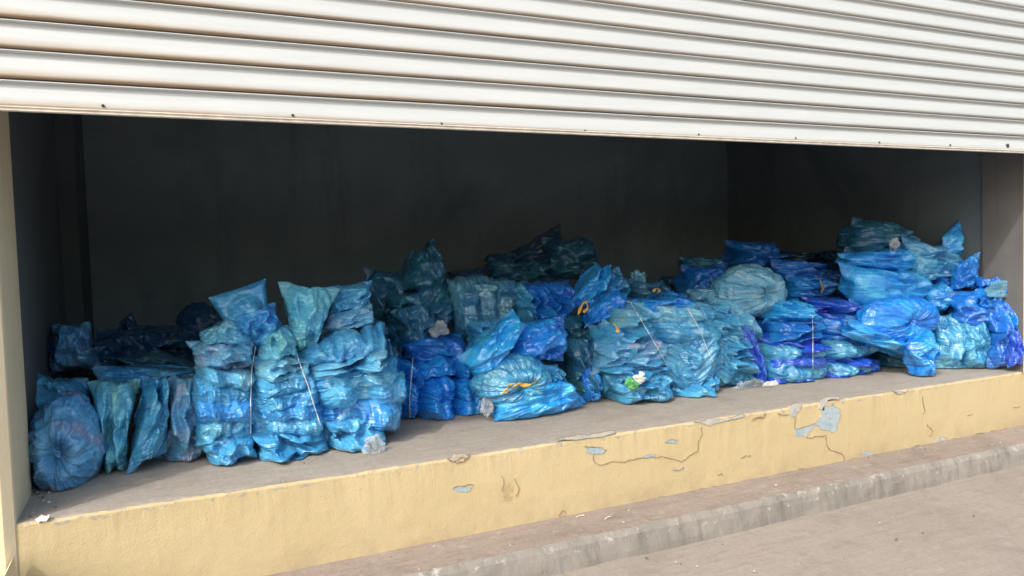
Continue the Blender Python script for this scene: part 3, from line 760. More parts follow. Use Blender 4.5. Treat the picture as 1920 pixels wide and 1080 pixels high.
def bale_root(px, py, Y, label, group='strapped bales of blue film bags'):
    p = at(px, py, Y); e = empty('strapped_bale', (p[0], p[1], ZL)); return tag(e, label, 'bale', group)
def string_on(root, px, rad=.0026, back=.5):
    """a taut string laid over the bale: dropped onto the bags, then pulled straight over the hollows"""
    trees = []
    dg = bpy.context.evaluated_depsgraph_get()
    kids = [o for o in root.children if o.type == 'MESH' and o.name.startswith('film_bag')]
    for o in kids:
        me = o.data; off = WORLD[o.name]
        n = len(me.vertices); co = np.empty(n * 3, np.float32); me.vertices.foreach_get('co', co); co = co.reshape(-1, 3) + np.array(off)
        fi = np.empty(len(me.polygons) * 4, np.int32); me.polygons.foreach_get('vertices', fi)
        trees.append(BVHTree.FromPolygons(co.tolist(), fi.reshape(-1, 4).tolist()))
    Y0 = min(WORLD[o.name][1] for o in kids) + .0
    px = np.array(px, float); tt = np.linspace(0, len(px) - 1, 46)
    X = np.interp(tt, range(len(px)), px[:, 0]); Yp = np.interp(tt, range(len(px)), px[:, 1]); pts = []
    for x, y in zip(X, Yp):
        tgt = at(x, y, Y0); d = Vector(tgt - CAM).normalized(); best = None
        for t in trees:
            h = t.ray_cast(Vector(CAM), d)
            if h[0] is not None and (best is None or h[3] < best[3]): best = h
        pts.append(np.array(best[0]) if best is not None else None)
    pts = [p for p in pts if p is not None]
    if len(pts) < 4: return
    P = np.array(pts); tr = np.linalg.norm(P - CAM, axis=1); dr = (P - CAM) / tr[:, None]
    s = np.arange(len(P), dtype=float); hull = []
    for i in range(len(tr)):                      # lower convex hull of depth along the string = taut
        while len(hull) >= 2:
            a, b = hull[-2], hull[-1]
            if (tr[b] - tr[a]) * (s[i] - s[a]) >= (tr[i] - tr[a]) * (s[b] - s[a]): hull.pop()
            else: break
        hull.append(i)
    th_ = np.interp(s, s[hull], tr[hull]); tr = np.minimum(tr, .6 * tr + .4 * th_)
    k = np.ones(5) / 5; tr = np.minimum(tr, np.convolve(np.pad(tr, 2, 'edge'), k, 'valid')) - rad * .7
    P = CAM + dr * tr[:, None]
    e0, e1 = P[0].copy(), P[-1].copy()
    tail = [e1 + np.array([0, .03, -.012]), e1 + np.array([0, back * .6, -.02])]; head = [e0 + np.array([0, back * .6, .02]), e0 + np.array([0, .03, .012])]
    return tube('string', np.vstack([head, P[::2], tail]), rad, M['twine'], root, sub=2)

G = 'loose blue film bags heaped in the bay'
def bag(o, label, group=G): return tag(o, label, 'film bag', group)

# ---- left end, beside the tan pillar
o = knotted('film_bag', (128, 829), 66, 92, 0.58, .23, 'haze_blue', knot=(-.18, .04), pleat=.03, k=8); bag(o, 'dull blue film bag with its gathered knot facing out, nearest the tan pillar')
bag(quad('film_bag', [(50, 696), (168, 712), (176, 800), (52, 800)], .92, .15, 'cyan', 'sq3', fine=.00755), 'pale blue film bag peeping out above the knotted bag by the tan pillar')
bag(quad('film_bag', [(166, 706), (264, 704), (246, 892), (186, 896)], .72, .17, 'cyan_green', 'md1', rot=1, fine=.0075), 'upright film bag with a green tint, right beside the knotted pillar bag')
bag(quad('film_bag', [(270, 700), (320, 700), (312, 845), (236, 900)], (.66, .66, .60, .50), .10, 'teal', 'md2', rot=1, fine=.00755), 'narrow leaning blue film bag ending in a pointed lower corner')
bag(quad('film_bag', [(316, 700), (380, 692), (398, 868), (290, 882)], .74, .16, 'cyan_pink', 'sq1', fine=.00755), 'film bag with pinkish filling against the left end of the big pale bale')
bag(quad('film_bag', [(176, 688), (372, 680), (384, 740), (170, 736)], .95, .12, 'cyan', 'md2', fine=.007, crumple=.006), 'crumpled blue film bag lying across the tops of the upright left bags')
bag(quad('film_bag', [(100, 606), (166, 600), (188, 694), (100, 695)], 1.35, .14, 'haze_blue', 'sq2', fine=.009, gather=(.5, .2, .02, 9)), 'shaded blue film bag with bright creases, behind the left row near the side wall')
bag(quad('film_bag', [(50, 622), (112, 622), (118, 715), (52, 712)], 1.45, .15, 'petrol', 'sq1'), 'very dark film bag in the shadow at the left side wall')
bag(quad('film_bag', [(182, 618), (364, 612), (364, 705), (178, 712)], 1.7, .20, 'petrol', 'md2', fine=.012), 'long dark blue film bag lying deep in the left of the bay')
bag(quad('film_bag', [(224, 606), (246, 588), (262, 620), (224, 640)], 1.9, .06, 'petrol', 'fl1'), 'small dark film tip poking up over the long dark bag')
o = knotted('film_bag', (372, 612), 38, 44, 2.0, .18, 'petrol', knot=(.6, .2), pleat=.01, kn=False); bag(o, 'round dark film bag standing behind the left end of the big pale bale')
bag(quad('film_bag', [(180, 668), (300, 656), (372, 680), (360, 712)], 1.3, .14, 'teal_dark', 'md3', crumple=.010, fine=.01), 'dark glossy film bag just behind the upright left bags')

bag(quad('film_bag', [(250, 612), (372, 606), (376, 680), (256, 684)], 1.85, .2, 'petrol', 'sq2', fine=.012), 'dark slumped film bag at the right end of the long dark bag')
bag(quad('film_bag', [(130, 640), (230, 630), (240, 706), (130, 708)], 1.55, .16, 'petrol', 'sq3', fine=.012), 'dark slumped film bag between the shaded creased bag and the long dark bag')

# ---- the big pale bale
A = bale_root(545, 860, .62, 'largest pale cyan bale with two white strings and bag ends fanning up like ears')
bY = .62
def ab(secs, mat, proto, **k): return band('film_bag', secs, bY, k.pop('th', .21), mat, proto, A, **k)
quad('film_bag', [(360, 818), (470, 786), (492, 872), (400, 884)], .55, .15, 'cyan', 'sq3', A, fine=.0075, gather=(.9, .8, .02, 10))
quad('film_bag', [(456, 790), (614, 790), (622, 862), (466, 874)], .58, .19, 'cyan', 'md1', A, fine=.0075)
quad('film_bag', [(596, 776), (722, 772), (724, 864), (616, 850)], .50, .15, 'cyan', 'md2', A, fine=.0075, gather=(-.9, .6, .02, 10))
scrap('loose_tip', [(676, 828), (716, 814), (724, 852), (684, 864)], .30, .035, 'clear', A, cr=.012)
band('film_bag', [(368, 690, 836), (472, 690, 836), (586, 684, 836), (740, 650, 826)], bY + .03, .20, 'cyan', 'lg2', A, fine=.012, pinch=.22, grow=1.0)
columns(A, bY, .21, [
    ([(372, 686), (474, 696), (474, 722), (374, 716)], 'cyan_pale', 'lg1', 'R'), ([(366, 708), (474, 716), (473, 750), (368, 750)], 'cyan', 'lg3', 'R'),
    ([(364, 742), (472, 742), (472, 778), (370, 784)], 'sky', 'lg2', 'R'), ([(374, 774), (472, 772), (474, 802), (366, 822)], 'cyan', 'lg3', 'R'),
    ([(474, 668), (572, 668), (578, 704), (472, 708)], 'cyan_pale', 'md3', 'LR'), ([(472, 698), (580, 698), (586, 730), (471, 740)], 'cyan', 'lg2', 'LR'),
    ([(471, 732), (588, 720), (592, 754), (470, 762)], 'cyan', 'lg3', 'LR'), ([(470, 754), (594, 742), (598, 774), (470, 782)], 'sky', 'lg1', 'LR'),
    ([(470, 774), (598, 766), (602, 802), (472, 808)], 'cyan', 'lg2', 'LR'),
    ([(564, 684), (720, 644), (730, 686), (574, 710)], 'cyan_pale', 'md1', 'L'), ([(574, 700), (728, 676), (742, 714), (580, 728)], 'cyan', 'lg1', 'L'),
    ([(580, 716), (744, 704), (746, 750), (590, 756)], 'cyan', 'lg2', 'L'), ([(588, 746), (742, 742), (738, 794), (598, 788)], 'sky', 'lg3', 'L')])
quad('film_bag', [(488, 610), (546, 606), (566, 690), (470, 692)], .66, .20, 'cyan_green', 'sq3', A, fine=.0075, gather=(.9, -.9, .015, 10))
band('film_bag', [(556, 664, 690), (600, 640, 684), (660, 616, 676), (722, 610, 664)], .66, .19, 'cyan', 'lg2', A, pinch=0, pleat=[(-1, .5)], grow=1.1, seed=77)
quad('film_bag', [(348, 638), (476, 636), (478, 692), (366, 700)], .60, .17, 'cyan_pink', 'sq3', A, fine=.00755, gather=(1, .2, .015, 10))
quad('film_bag', [(376, 622), (436, 588), (488, 650), (364, 660)], .64, .16, 'cyan_pale', 'sq3', A, fine=.0075, gather=(1, -.9, .015, 10))
quad('film_bag', [(398, 562), (494, 530), (506, 642), (456, 652)], .70, .11, 'cyan', 'fl1', A, fine=.00755, gather=(0, -1, .02, 10), crumple=.004)
quad('film_bag', [(424, 590), (514, 566), (526, 612), (474, 664)], .64, .13, 'sky', 'sq2', A, fine=.0075, gather=(0, -1, .015, 10))
quad('film_bag', [(520, 524), (638, 538), (580, 676), (548, 662)], .68, .12, 'cyan_green', 'sq3', A, fine=.00755, gather=(0, -1, .03, 12))
quad('film_bag', [(618, 538), (694, 526), (692, 572), (606, 606)], .80, .11, 'cyan', 'sq2', A, fine=.0075, crumple=.004)
quad('film_bag', [(622, 588), (694, 568), (706, 612), (594, 626)], .74, .11, 'cyan_pink', 'md3', A, fine=.00755)
quad('film_bag', [(690, 610), (734, 636), (744, 800), (704, 800)], .86, .16, 'teal', 'md1', A, rot=1, fine=.007)
string_on(A, [(479, 650), (472, 693), (470, 752), (470, 812)])
string_on(A, [(560, 676), (577, 722), (592, 770), (601, 797)])

# ---- dark green heap and grey bale behind
D = bale_root(770, 640, 1.3, 'dark green bale rising to a pointed tip behind the big pale bale')
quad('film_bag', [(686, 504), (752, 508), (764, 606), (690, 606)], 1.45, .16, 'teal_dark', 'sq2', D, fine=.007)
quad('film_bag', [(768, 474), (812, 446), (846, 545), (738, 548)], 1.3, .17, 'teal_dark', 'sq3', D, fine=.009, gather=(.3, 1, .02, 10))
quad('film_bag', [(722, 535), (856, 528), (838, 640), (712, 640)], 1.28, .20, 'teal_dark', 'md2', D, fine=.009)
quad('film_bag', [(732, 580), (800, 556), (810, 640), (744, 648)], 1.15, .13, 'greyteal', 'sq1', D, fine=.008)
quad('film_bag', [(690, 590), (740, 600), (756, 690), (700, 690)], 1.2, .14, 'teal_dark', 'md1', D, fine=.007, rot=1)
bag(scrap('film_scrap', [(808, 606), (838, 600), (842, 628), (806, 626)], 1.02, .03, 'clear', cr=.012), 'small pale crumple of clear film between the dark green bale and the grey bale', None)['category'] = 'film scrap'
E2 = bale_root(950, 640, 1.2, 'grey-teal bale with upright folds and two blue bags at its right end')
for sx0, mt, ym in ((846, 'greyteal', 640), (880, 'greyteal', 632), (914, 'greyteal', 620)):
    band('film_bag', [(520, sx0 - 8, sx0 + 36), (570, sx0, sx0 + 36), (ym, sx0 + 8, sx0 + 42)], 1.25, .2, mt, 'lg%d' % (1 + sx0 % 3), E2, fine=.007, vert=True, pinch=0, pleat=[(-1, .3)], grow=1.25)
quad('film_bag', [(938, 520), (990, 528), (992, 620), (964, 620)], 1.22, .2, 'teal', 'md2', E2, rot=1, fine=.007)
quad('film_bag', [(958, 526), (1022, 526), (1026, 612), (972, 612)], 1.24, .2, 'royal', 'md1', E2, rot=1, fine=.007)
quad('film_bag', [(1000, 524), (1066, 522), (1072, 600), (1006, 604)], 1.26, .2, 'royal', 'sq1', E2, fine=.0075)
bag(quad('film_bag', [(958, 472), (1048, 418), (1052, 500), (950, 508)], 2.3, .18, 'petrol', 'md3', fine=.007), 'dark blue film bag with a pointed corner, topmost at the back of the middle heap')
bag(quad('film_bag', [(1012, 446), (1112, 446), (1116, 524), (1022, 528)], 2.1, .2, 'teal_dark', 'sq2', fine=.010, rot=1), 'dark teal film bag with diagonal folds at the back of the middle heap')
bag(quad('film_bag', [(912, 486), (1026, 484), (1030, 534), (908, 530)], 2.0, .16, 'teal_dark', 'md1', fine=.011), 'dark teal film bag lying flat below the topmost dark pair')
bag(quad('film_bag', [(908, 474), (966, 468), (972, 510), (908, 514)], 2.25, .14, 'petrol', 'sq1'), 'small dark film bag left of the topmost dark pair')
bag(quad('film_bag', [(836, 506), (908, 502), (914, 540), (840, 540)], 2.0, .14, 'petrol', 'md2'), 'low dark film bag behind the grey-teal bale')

# ---- bright blue heap left of centre
F_ = bale_root(810, 785, .8, 'saturated blue bale with one faint string, right of the big pale bale')
quad('film_bag', [(728, 664), (782, 662), (780, 790), (730, 788)], 1.12, .22, 'royal', 'md1', F_, rot=1, fine=.008)
quad('film_bag', [(752, 630), (866, 622), (874, 682), (752, 682)], 1.15, .2, 'royal', 'md3', F_, fine=.008, crumple=.006)
band('film_bag', [(730, 668, 708), (774, 676, 708), (840, 668, 704), (894, 664, 706)], 1.06, .22, 'blue', 'lg3', F_)
band('film_bag', [(732, 706, 752), (772, 706, 744), (840, 698, 746), (900, 706, 748)], 1.03, .23, 'blue', 'lg1', F_)
band('film_bag', [(738, 744, 790), (774, 738, 786), (840, 738, 796), (904, 742, 782)], 1.01, .22, 'blue', 'lg2', F_)
string_on(F_, [(774, 672), (771, 712), (768, 750), (769, 782)], .0022)
bag(quad('film_bag', [(872, 596), (945, 590), (945, 660), (874, 664)], .98, .12, 'teal', 'sq1', fine=.0075), 'pale teal film bag behind the upper end of the long bright blue bag')
o = bag(quad('film_bag', [(856, 674), (964, 576), (990, 612), (896, 722)], .72, .13, 'azure', 'sq3', fine=.005, aniso=.8), 'long bright blue film bag slanting up to the right over the bright heap')
o = quad('film_bag', [(952, 606), (1056, 588), (1060, 676), (944, 690)], .80, .16, 'blue', 'sq3', fine=.0055, gather=(.72, .45, .035, 11)); bag(o, 'bright blue film bag with pleats drawn to a knot at its upper right')
knot_at(at(1037, 613, .66), .016, 'blue', o, 3)
o = knotted('film_bag', (960, 713), 66, 46, .68, .17, 'teal', knot=(.12, .18), pleat=.022, k=8, kn=False); bag(o, 'teal film bag tied with a torn yellow ribbon')
tube('ribbon', [at(942, 738, .50), at(952, 726, .485), at(962, 719, .48), at(978, 722, .48), at(992, 721, .482), at(1008, 713, .49)], .0085, M['ribbon'], o, flat=.18, jitter=.8)
tube('ribbon', [at(946, 736, .495), at(960, 728, .482), at(974, 718, .478), at(984, 724, .48)], .008, M['ribbon'], o, flat=.2, jitter=.9)
bag(quad('film_bag', [(1000, 676), (1046, 680), (1052, 730), (1000, 736)], .78, .12, 'teal', 'sq1', fine=.00755), 'small teal film bag tucked right of the ribbon-tied bag')
bag(quad('film_bag', [(918, 742), (1056, 704), (1092, 766), (932, 806)], (.66, .70, .66, .58), .14, 'azure', 'md3', fine=.0075, aniso=.8), 'teal film bag with a square lower corner, lying under the ribbon-tied bag')
bag(scrap('film_scrap', [(904, 746), (922, 744), (926, 780), (902, 778)], .62, .03, 'clear', cr=.01), 'scrap of clear film between the saturated blue bale and the square-cornered bag', None)['category'] = 'film scrap'
bag(quad('film_bag', [(1050, 632), (1104, 622), (1112, 758), (1056, 752)], .92, .15, 'teal_dark', 'md1', rot=1, fine=.009, crumple=.005), 'dark teal film bag standing left of the twin-string teal bale')
bag(quad('film_bag', [(1086, 688), (1120, 684), (1122, 754), (1090, 756)], .80, .08, 'blue', 'sq2', fine=.0075, gather=(.3, -.3, .015, 9)), 'small bright blue film bag at the lower left of the twin-string teal bale')
bag(quad('film_bag', [(1034, 706), (1062, 716), (1102, 758), (1044, 760)], .74, .06, 'blue', 'fl1', fine=.0055), 'flat bright blue film corner on the ledge right of the square-cornered bag')

# ---- upper middle
o = quad('film_bag', [(1112, 492), (1148, 494), (1108, 588), (1066, 574)], 1.05, .11, 'azure', 'md2', rot=1, fine=.00755); bag(o, 'blue film bag leaning steeply with a yellow knot at its foot')
tube('ribbon', [at(1084, 590, .9), at(1090, 574, .89), at(1098, 566, .89), at(1102, 576, .89), at(1094, 586, .89)], .012, M['ribbon'], o, flat=.5, jitter=.6)
bag(quad('film_bag', [(1102, 508), (1160, 498), (1182, 562), (1106, 576)], 1.12, .14, 'teal', 'sq3', fine=.0075), 'teal film bag right of the steeply leaning blue bag')
bag(quad('film_bag', [(1104, 578), (1152, 536), (1178, 570), (1094, 618)], .86, .11, 'blue', 'md3', fine=.00755), 'bright blue film bag resting on the upper left of the twin-string teal bale')
bag(quad('film_bag', [(1176, 524), (1244, 522), (1250, 572), (1176, 572)], 1.3, .14, 'greyteal', 'md1', fine=.009), 'grey-teal film bag behind the dome of the twin-string teal bale')
bag(scrap('film_scrap', [(1186, 508), (1208, 508), (1212, 546), (1186, 544)], 1.35, .04, 'clear_teal', cr=.014, floor=False), 'clear crinkled film tip standing up behind the twin-string teal bale', None)['category'] = 'film scrap'
bag(quad('film_bag', [(1234, 518), (1290, 512), (1300, 556), (1236, 560)], 1.8, .15, 'petrol', 'sq1', fine=.008), 'dark film bag in the gap at the back, left of the dark green roll')
bag(quad('film_bag', [(1150, 520), (1190, 512), (1196, 556), (1150, 560)], 1.6, .12, 'teal_dark', 'sq2', fine=.011), 'dark teal film bag behind the crinkled clear tip')
bag(quad('film_bag', [(1252, 548), (1292, 546), (1296, 580), (1252, 580)], 1.1, .1, 'blue', 'sq3'), 'small blue film bag behind the second string of the teal bale')
tube('tape_scrap', [at(1224, 548, 1.1), at(1230, 541, 1.09), at(1236, 545, 1.09), at(1232, 550, 1.1)], .012, M['tape'], flat=.4, jitter=.5); tag(bpy.data.objects['tape_scrap'], 'small torn beige tape on the heap behind the teal bale dome', 'tape scrap')

bag(quad('film_bag', [(1050, 590), (1108, 584), (1112, 650), (1050, 650)], 1.1, .12, 'teal_dark', 'sq2', fine=.011), 'dark teal film bag in the gap below the yellow knot')

# ---- twin-string teal bale
C_ = bale_root(1250, 755, .7, 'teal bale with two slanting strings and a green film scrap at its lower left')
cY = .76
def cb(secs, mat, proto, **k): return band('film_bag', secs, cY, .22, mat, proto, C_, **k)
quad('film_bag', [(1098, 606), (1160, 590), (1176, 750), (1124, 764)], .86, .20, 'teal', 'md1', C_, rot=1, fine=.009)
quad('film_bag', [(1176, 560), (1262, 546), (1306, 584), (1190, 604)], .80, .22, 'blue', 'md3', C_, fine=.0075)
band('film_bag', [(1124, 600, 730), (1216, 590, 735), (1318, 590, 735), (1384, 600, 720)], cY + .03, .20, 'teal', 'lg1', C_, fine=.012, pinch=.22, grow=1.0)
columns(C_, cY, .21, [
    ([(1140, 580), (1188, 572), (1204, 606), (1136, 622)], 'cyan_pale', 'md1', 'R'), ([(1128, 608), (1206, 600), (1224, 640), (1120, 658)], 'cyan', 'md2', 'R'),
    ([(1116, 646), (1224, 630), (1240, 670), (1112, 696)], 'haze_blue', 'md3', 'R'), ([(1114, 684), (1242, 662), (1250, 700), (1124, 726)], 'teal', 'md1', 'R'),
    ([(1188, 574), (1294, 570), (1304, 606), (1202, 612)], 'cyan_pale', 'lg1', 'LR'), ([(1202, 602), (1304, 596), (1316, 628), (1216, 638)], 'cyan', 'lg2', 'LR'),
    ([(1216, 628), (1316, 620), (1328, 654), (1232, 664)], 'sky', 'lg3', 'LR'), ([(1232, 654), (1328, 644), (1340, 682), (1246, 692)], 'teal', 'lg1', 'LR'),
    ([(1292, 574), (1352, 570), (1362, 608), (1306, 614)], 'cyan', 'md2', 'L'), ([(1306, 602), (1366, 602), (1376, 636), (1318, 642)], 'teal', 'md3', 'L'),
    ([(1318, 632), (1384, 632), (1386, 666), (1330, 670)], 'cyan', 'md1', 'L'), ([(1328, 660), (1390, 660), (1390, 694), (1340, 692)], 'teal', 'md2', 'L')])
quad('film_bag', [(1236, 684), (1336, 674), (1332, 752), (1236, 760)], .74, .20, 'teal', 'md2', C_, fine=.007)
o = quad('film_bag', [(1134, 702), (1248, 680), (1252, 758), (1156, 776)], .68, .19, 'teal', 'sq3', C_, fine=.0075, gather=(-.1, .1, .03, 10))
quad('film_bag', [(1312, 684), (1350, 684), (1334, 744), (1248, 764)], .68, .12, 'cyan', 'md2', C_, fine=.0075)
quad('film_bag', [(1338, 676), (1388, 676), (1386, 748), (1344, 746)], .76, .12, 'teal', 'sq2', C_, fine=.007)
quad('film_bag', [(1296, 572), (1342, 566), (1348, 618), (1306, 622)], .82, .16, 'cyan', 'sq2', C_, fine=.007)
scrap('film_tuft', [(1170, 714), (1192, 704), (1200, 722), (1178, 736)], .485, .022, 'green', C_, cr=.010)
scrap('film_tuft', [(1190, 700), (1212, 698), (1206, 716), (1192, 722)], .478, .02, 'whitefilm', C_, cr=.010)
tube('ribbon', [at(1150, 606, .54), at(1156, 614, .53), at(1160, 622, .53), at(1154, 620, .54)], .009, M['ribbon'], C_, flat=.4, jitter=.5)
string_on(C_, [(1184, 570), (1208, 610), (1232, 651), (1250, 684)])
string_on(C_, [(1290, 580), (1312, 618), (1328, 660), (1340, 684)])

# ---- right of centre
o = knotted('film_bag', (1400, 545), 56, 47, .88, .17, 'clear_teal', knot=(.3, .1), pleat=.02, k=7, kn=False, fine=.0075); bag(o, 'pale clear round film bag with white crinkles, on top of the pear-shaped cyan bag')
o = quad('film_bag', [(1326, 552), (1384, 560), (1432, 662), (1350, 670)], .84, .17, 'cyan_pale', 'sq3', fine=.00755, gather=(-.8, .9, .03, 12)); bag(o, 'pear-shaped pale cyan film bag between the teal bale and the violet-banded bale')
bag(quad('film_bag', [(1384, 606), (1412, 616), (1438, 728), (1412, 726)], .66, .06, 'violet', 'md2', rot=1, fine=.0055, crumple=.004), 'violet-blue tongue of film hanging down onto the ledge')
bag(quad('film_bag', [(1354, 620), (1386, 616), (1410, 690), (1372, 690)], .74, .08, 'royal', 'sq2', fine=.00755), 'royal blue film bag left of the violet film tongue')
bag(quad('film_bag', [(1374, 690), (1412, 690), (1420, 738), (1376, 736)], .76, .09, 'teal', 'sq1', fine=.0075), 'teal film bag low on the ledge behind the clear litter')
tag(scrap('film_scrap', [(1384, 714), (1426, 712), (1438, 740), (1384, 742)], .60, .03, 'clear', cr=.012), 'crumpled clear film litter on the ledge below the violet tongue', 'film scrap')
tag(scrap('paper_scrap', [(1430, 716), (1456, 714), (1460, 728), (1432, 730)], .56, .012, 'whitefilm', cr=.006), 'torn white paper scrap on the ledge beside the violet tongue', 'paper scrap')
bag(quad('film_bag', [(1288, 542), (1338, 536), (1342, 578), (1290, 580)], .98, .10, 'clear_teal', 'sq2', fine=.008, crumple=.008), 'crumpled clear teal film bag left of the pale round bag')
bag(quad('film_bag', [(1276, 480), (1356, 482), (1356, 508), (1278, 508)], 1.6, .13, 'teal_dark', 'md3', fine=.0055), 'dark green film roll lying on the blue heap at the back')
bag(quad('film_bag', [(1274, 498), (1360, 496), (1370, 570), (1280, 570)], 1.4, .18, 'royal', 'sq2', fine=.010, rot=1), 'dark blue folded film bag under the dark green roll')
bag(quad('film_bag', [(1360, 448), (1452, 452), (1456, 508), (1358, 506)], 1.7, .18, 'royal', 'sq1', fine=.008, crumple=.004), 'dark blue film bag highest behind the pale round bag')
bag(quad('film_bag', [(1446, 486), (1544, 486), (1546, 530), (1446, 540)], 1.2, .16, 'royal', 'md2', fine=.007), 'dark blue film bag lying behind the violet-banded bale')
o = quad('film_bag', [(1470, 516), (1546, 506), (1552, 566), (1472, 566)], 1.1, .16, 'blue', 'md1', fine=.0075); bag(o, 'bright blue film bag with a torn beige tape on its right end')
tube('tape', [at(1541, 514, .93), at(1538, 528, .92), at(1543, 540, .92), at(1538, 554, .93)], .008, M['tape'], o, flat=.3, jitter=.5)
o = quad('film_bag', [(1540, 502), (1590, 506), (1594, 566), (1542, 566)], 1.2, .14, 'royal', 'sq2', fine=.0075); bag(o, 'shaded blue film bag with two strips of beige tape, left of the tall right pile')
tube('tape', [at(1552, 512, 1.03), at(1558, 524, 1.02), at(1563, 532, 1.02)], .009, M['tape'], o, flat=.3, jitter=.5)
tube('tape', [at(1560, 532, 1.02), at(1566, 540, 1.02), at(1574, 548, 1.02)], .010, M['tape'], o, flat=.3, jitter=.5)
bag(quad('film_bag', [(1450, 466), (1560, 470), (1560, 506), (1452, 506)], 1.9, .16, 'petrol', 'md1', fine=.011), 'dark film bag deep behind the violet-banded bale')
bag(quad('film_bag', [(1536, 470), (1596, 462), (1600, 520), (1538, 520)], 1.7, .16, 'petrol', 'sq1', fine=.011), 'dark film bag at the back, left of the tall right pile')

# ---- violet-banded bale
V_ = bale_root(1515, 720, .72, 'violet and teal banded bale with one upright string')
vY = .74
def vb(secs, mat, proto, **k): return band('film_bag', secs, vY, .22, mat, proto, V_, **k)
quad('film_bag', [(1440, 560), (1496, 560), (1524, 604), (1430, 608)], .76, .21, 'azure', 'sq3', V_, fine=.0075, gather=(.9, -.8, .02, 10))
quad('film_bag', [(1498, 552), (1590, 556), (1604, 602), (1516, 606)], .78, .22, 'violet', 'md2', V_, fine=.0075)
columns(V_, vY, .21, [
    ([(1428, 602), (1524, 592), (1524, 628), (1424, 642)], 'royal', 'md1', 'R'), ([(1422, 632), (1524, 618), (1524, 652), (1420, 666)], 'violet', 'md2', 'R'),
    ([(1422, 648), (1524, 644), (1524, 666), (1422, 674)], 'teal', 'lg1', 'R'), ([(1422, 664), (1524, 660), (1524, 686), (1422, 692)], 'violet', 'lg2', 'R'),
    ([(1420, 676), (1524, 680), (1522, 714), (1426, 708)], 'teal', 'lg3', 'R'), ([(1424, 700), (1512, 704), (1508, 728), (1428, 730)], 'violet', 'lg1', 'R'),
    ([(1524, 594), (1602, 574), (1608, 618), (1524, 626)], 'blue', 'md3', 'L'), ([(1524, 616), (1610, 606), (1610, 646), (1524, 648)], 'royal', 'md1', 'L'),
    ([(1524, 640), (1606, 636), (1606, 662), (1524, 666)], 'teal', 'lg2', 'L'), ([(1524, 658), (1608, 652), (1604, 682), (1524, 686)], 'violet', 'md2', 'L'),
    ([(1524, 678), (1602, 670), (1600, 692), (1526, 706)], 'teal', 'lg3', 'L'), ([(1508, 698), (1602, 684), (1606, 718), (1512, 728)], 'violet', 'lg1', 'L')])
quad('film_bag', [(1594, 664), (1646, 676), (1650, 706), (1598, 712)], .66, .07, 'violet', 'fl1', V_, fine=.0075, crumple=.006)
string_on(V_, [(1523, 594), (1524, 620), (1524, 650), (1524, 690)])

# ---- the tall pile at the right
bag(quad('film_bag', [(1600, 404), (1694, 422), (1716, 482), (1576, 480)], .86, .2, 'teal_dark', 'sq3', fine=.007), 'dark teal film bag with a tall pointed corner, topmost of the right pile')
bag(quad('film_bag', [(1646, 418), (1710, 418), (1720, 460), (1650, 460)], 1.2, .14, 'petrol', 'sq1'), 'dark film bag at the back of the right pile, behind the topmost bag')
bag(quad('film_bag', [(1686, 440), (1768, 460), (1794, 520), (1700, 540)], .60, .16, 'teal', 'md1', fine=.008), 'shaded teal film bag with slanting folds at the top of the right pile')
bag(quad('film_bag', [(1768, 446), (1798, 416), (1802, 478), (1770, 486)], .50, .06, 'azure', 'fl1', fine=.0055, crumple=.004), 'pointed blue film ear standing up at the right of the pile')
bag(quad('film_bag', [(1780, 494), (1838, 470), (1834, 540), (1776, 552)], (.46, .30, .32, .46), .09, 'blue', 'sq3', fine=.00755, gather=(-1, -.2, .02, 10)), 'bright blue film bag with a sharp upper right corner, below the pointed ear')
bag(quad('film_bag', [(1748, 500), (1784, 486), (1792, 560), (1742, 566)], .54, .09, 'royal', 'md1', rot=1, fine=.00755), 'narrow blue film bag left of the sharp-cornered bright bag')
o = quad('film_bag', [(1730, 540), (1772, 524), (1782, 580), (1736, 588)], .48, .10, 'azure', 'sq3', fine=.0055); bag(o, 'small bright blue film bag bulging at the middle of the right pile')
bag(quad('film_bag', [(1696, 520), (1740, 530), (1748, 572), (1700, 572)], .60, .11, 'teal', 'sq2', fine=.007), 'creased teal film bag behind the right ends of the two bright pillows')
o = quad('film_bag', [(1570, 476), (1690, 456), (1712, 516), (1586, 506)], .64, .15, 'azure', 'md3', fine=.0055); bag(o, 'bright blue pillow bag with a white tip, upper of the two bright pillows')
scrap('loose_tip', [(1668, 452), (1684, 446), (1688, 464), (1672, 466)], .56, .02, 'clear', o, cr=.008, floor=False)
bag(quad('film_bag', [(1572, 492), (1716, 506), (1740, 562), (1602, 590)], .56, .17, 'azure', 'md3', fine=.0055), 'large bright blue pillow bag, lower of the two bright pillows')
o = knotted('film_bag', (1681, 598), 64, 45, .46, .17, 'blue', knot=(.08, .12), pleat=.022, k=11); bag(o, 'bright blue film bag with a starburst of pleats round its knot')
bag(quad('film_bag', [(1594, 598), (1722, 634), (1716, 686), (1574, 626)], .46, .13, 'azure', 'md2', fine=.0055), 'bright blue film bag stretched below the starburst knot')
bag(quad('film_bag', [(1692, 646), (1748, 604), (1744, 704), (1722, 724)], .27, .085, 'blue', 'md1', rot=1, fine=.00755), 'bright blue film bag hanging over the ledge edge to a point')
bag(quad('film_bag', [(1740, 578), (1796, 590), (1810, 706), (1738, 704)], (.44, .38, .38, .44), .13, 'teal', 'sq3', fine=.0055), 'plump pale teal film bag right of the hanging bright point')
bag(quad('film_bag', [(1636, 652), (1704, 664), (1706, 706), (1640, 708)], .74, .14, 'teal_dark', 'md1', fine=.008), 'dark teal film bag on the ledge under the starburst knot')
bag(quad('film_bag', [(1786, 586), (1850, 590), (1862, 694), (1796, 694)], (.38, .22, .20, .34), .11, 'teal', 'sq2', fine=.0075, crumple=.005), 'wrinkled clear teal film bag beside the plump pale bag')
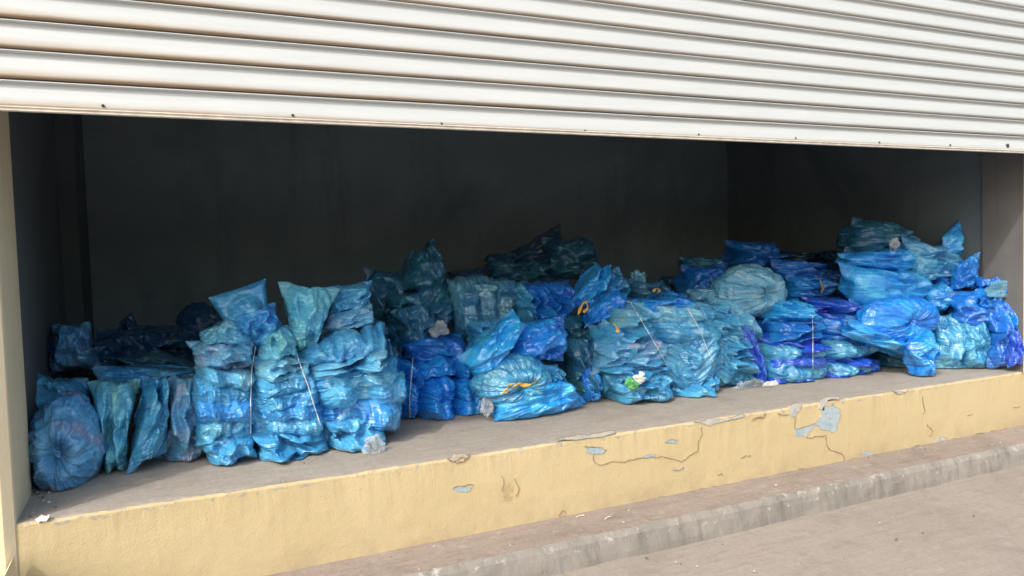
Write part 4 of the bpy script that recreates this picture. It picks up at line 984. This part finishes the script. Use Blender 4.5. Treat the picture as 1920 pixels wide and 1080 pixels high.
bag(quad('film_bag', [(1776, 548), (1876, 538), (1890, 624), (1782, 612)], (.42, .17, .14, .38), .12, 'royal', 'sq2', fine=.0075, gather=(-1, 0, .025, 11)), 'royal blue film bag drawn to its left, on the wrinkled teal bag')
bag(quad('film_bag', [(1846, 560), (1890, 552), (1916, 694), (1850, 696)], (.22, .14, .06, .18), .10, 'royal', 'sq1', fine=.0075), 'blue film bag at the foot of the grey right pillar')
bag(quad('film_bag', [(1826, 508), (1906, 520), (1910, 590), (1826, 580)], (.32, .10, .10, .30), .08, 'royal', 'md2', fine=.007), 'dark blue film bag lying behind, against the grey right pillar')
tag(scrap('film_scrap', [(1846, 530), (1900, 524), (1904, 556), (1850, 556)], (.22, .04, .04, .2), .02, 'clear_teal', cr=.012, floor=False), 'crinkled clear film on the dark blue bag by the grey pillar', 'film scrap')
bag(quad('film_bag', [(1828, 540), (1870, 536), (1884, 580), (1830, 580)], (.28, .14, .12, .26), .07, 'blue', 'sq1', fine=.0075, crumple=.005), 'blue film bag with bright creases just left of the bag at the pillar foot')
bag(quad('film_bag', [(1886, 610), (1912, 620), (1918, 690), (1886, 692)], (.08, .03, .0, .05), .05, 'violet', 'md1', rot=1, fine=.0075), 'violet film bag half hidden at the right edge of the ledge')
bag(quad('film_bag', [(1700, 560), (1800, 560), (1810, 640), (1710, 640)], .58, .12, 'petrol', 'sq2', fine=.0075), 'dark blue film bag deep in the middle of the right pile')

# ------------------------------------------------------------------ litter on the ledge and kerb
def ground_hit(px, py, z):
    r = ROT @ np.array([px - 960, -(py - 540), -FPX]); return CAM + r * ((z - CAM[2]) / r[2])
def pebble(name, p, r, mat, seed, lab, cat, grp):
    ph, tt = np.meshgrid(np.linspace(.05, np.pi - .05, 9), np.linspace(0, 2 * np.pi, 12, endpoint=False), indexing='ij')
    a, b, d = np.sin(ph) * np.cos(tt), np.sin(ph) * np.sin(tt), np.cos(ph)
    rr = r * (1 + .5 * vnoise(a * 1.5 + seed, b * 1.5, d * 1.5)); V = np.stack([p[0] + a * rr, p[1] + b * rr * .8, p[2] + r * .3 + d * rr * .55], -1)
    return tag(mesh_np(name, V.reshape(-1, 3), grid_faces(9, 12, 0, True)[:, ::-1], M[mat], None, False), lab, cat, grp)
lr = np.random.default_rng(12)
for i in range(22):
    p = ground_hit(62 + lr.normal() * 14 + i * 1.3, 945 + lr.normal() * 16 - i * 1.0, ZL)
    if p[0] > .012: pebble('grit', p, .003 + .004 * lr.random(), ('stone', 'soil', 'soil')[i % 3], i, 'crumb of grit in the ledge corner beside the tan pillar', 'grit', 'grit in the ledge corner')
for i in range(26):
    p = ground_hit(300 + 1500 * lr.random(), 0, ZL); 
    x = .7 + 5.2 * lr.random(); y = .03 + .3 * lr.random() ** 1.4
    pebble('grit', (x, y, ZL), .002 + .004 * lr.random() ** 2, ('stone', 'stone', 'soil')[i % 3], 40 + i, 'crumb of grit strewn along the grey ledge top', 'grit', 'grit along the ledge top')
for i in range(30):
    x = 1.4 + 4.6 * lr.random(); y = -.02 - .25 * lr.random()
    pebble('grit', (x, y, .132), .002 + .005 * lr.random() ** 2, ('stone', 'soil', 'stone')[i % 3], 80 + i, 'crumb of grit on the kerb below the yellow plinth', 'grit', 'grit on the kerb')
for i in range(24):
    x = 2.6 + 3.4 * lr.random(); y = -.36 - .5 * lr.random() ** 1.5
    pebble('grit', (x, y, .004), .002 + .006 * lr.random() ** 2, ('stone', 'soil', 'soil')[i % 3], 120 + i, 'crumb of grit on the road beside the kerb', 'grit', 'grit on the road')
for a, b, lab in (((1080, 970), (1096, 966), 'left one of two pale straws lying on the kerb'), ((1134, 974), (1146, 968), 'right one of two pale straws lying on the kerb')):
    p, q = ground_hit(*a, .134), ground_hit(*b, .136)
    tag(tube('straw', [p, (p + q) / 2 + np.array([0, .004, .002]), q], .0028, M['straw']), lab, 'straw')
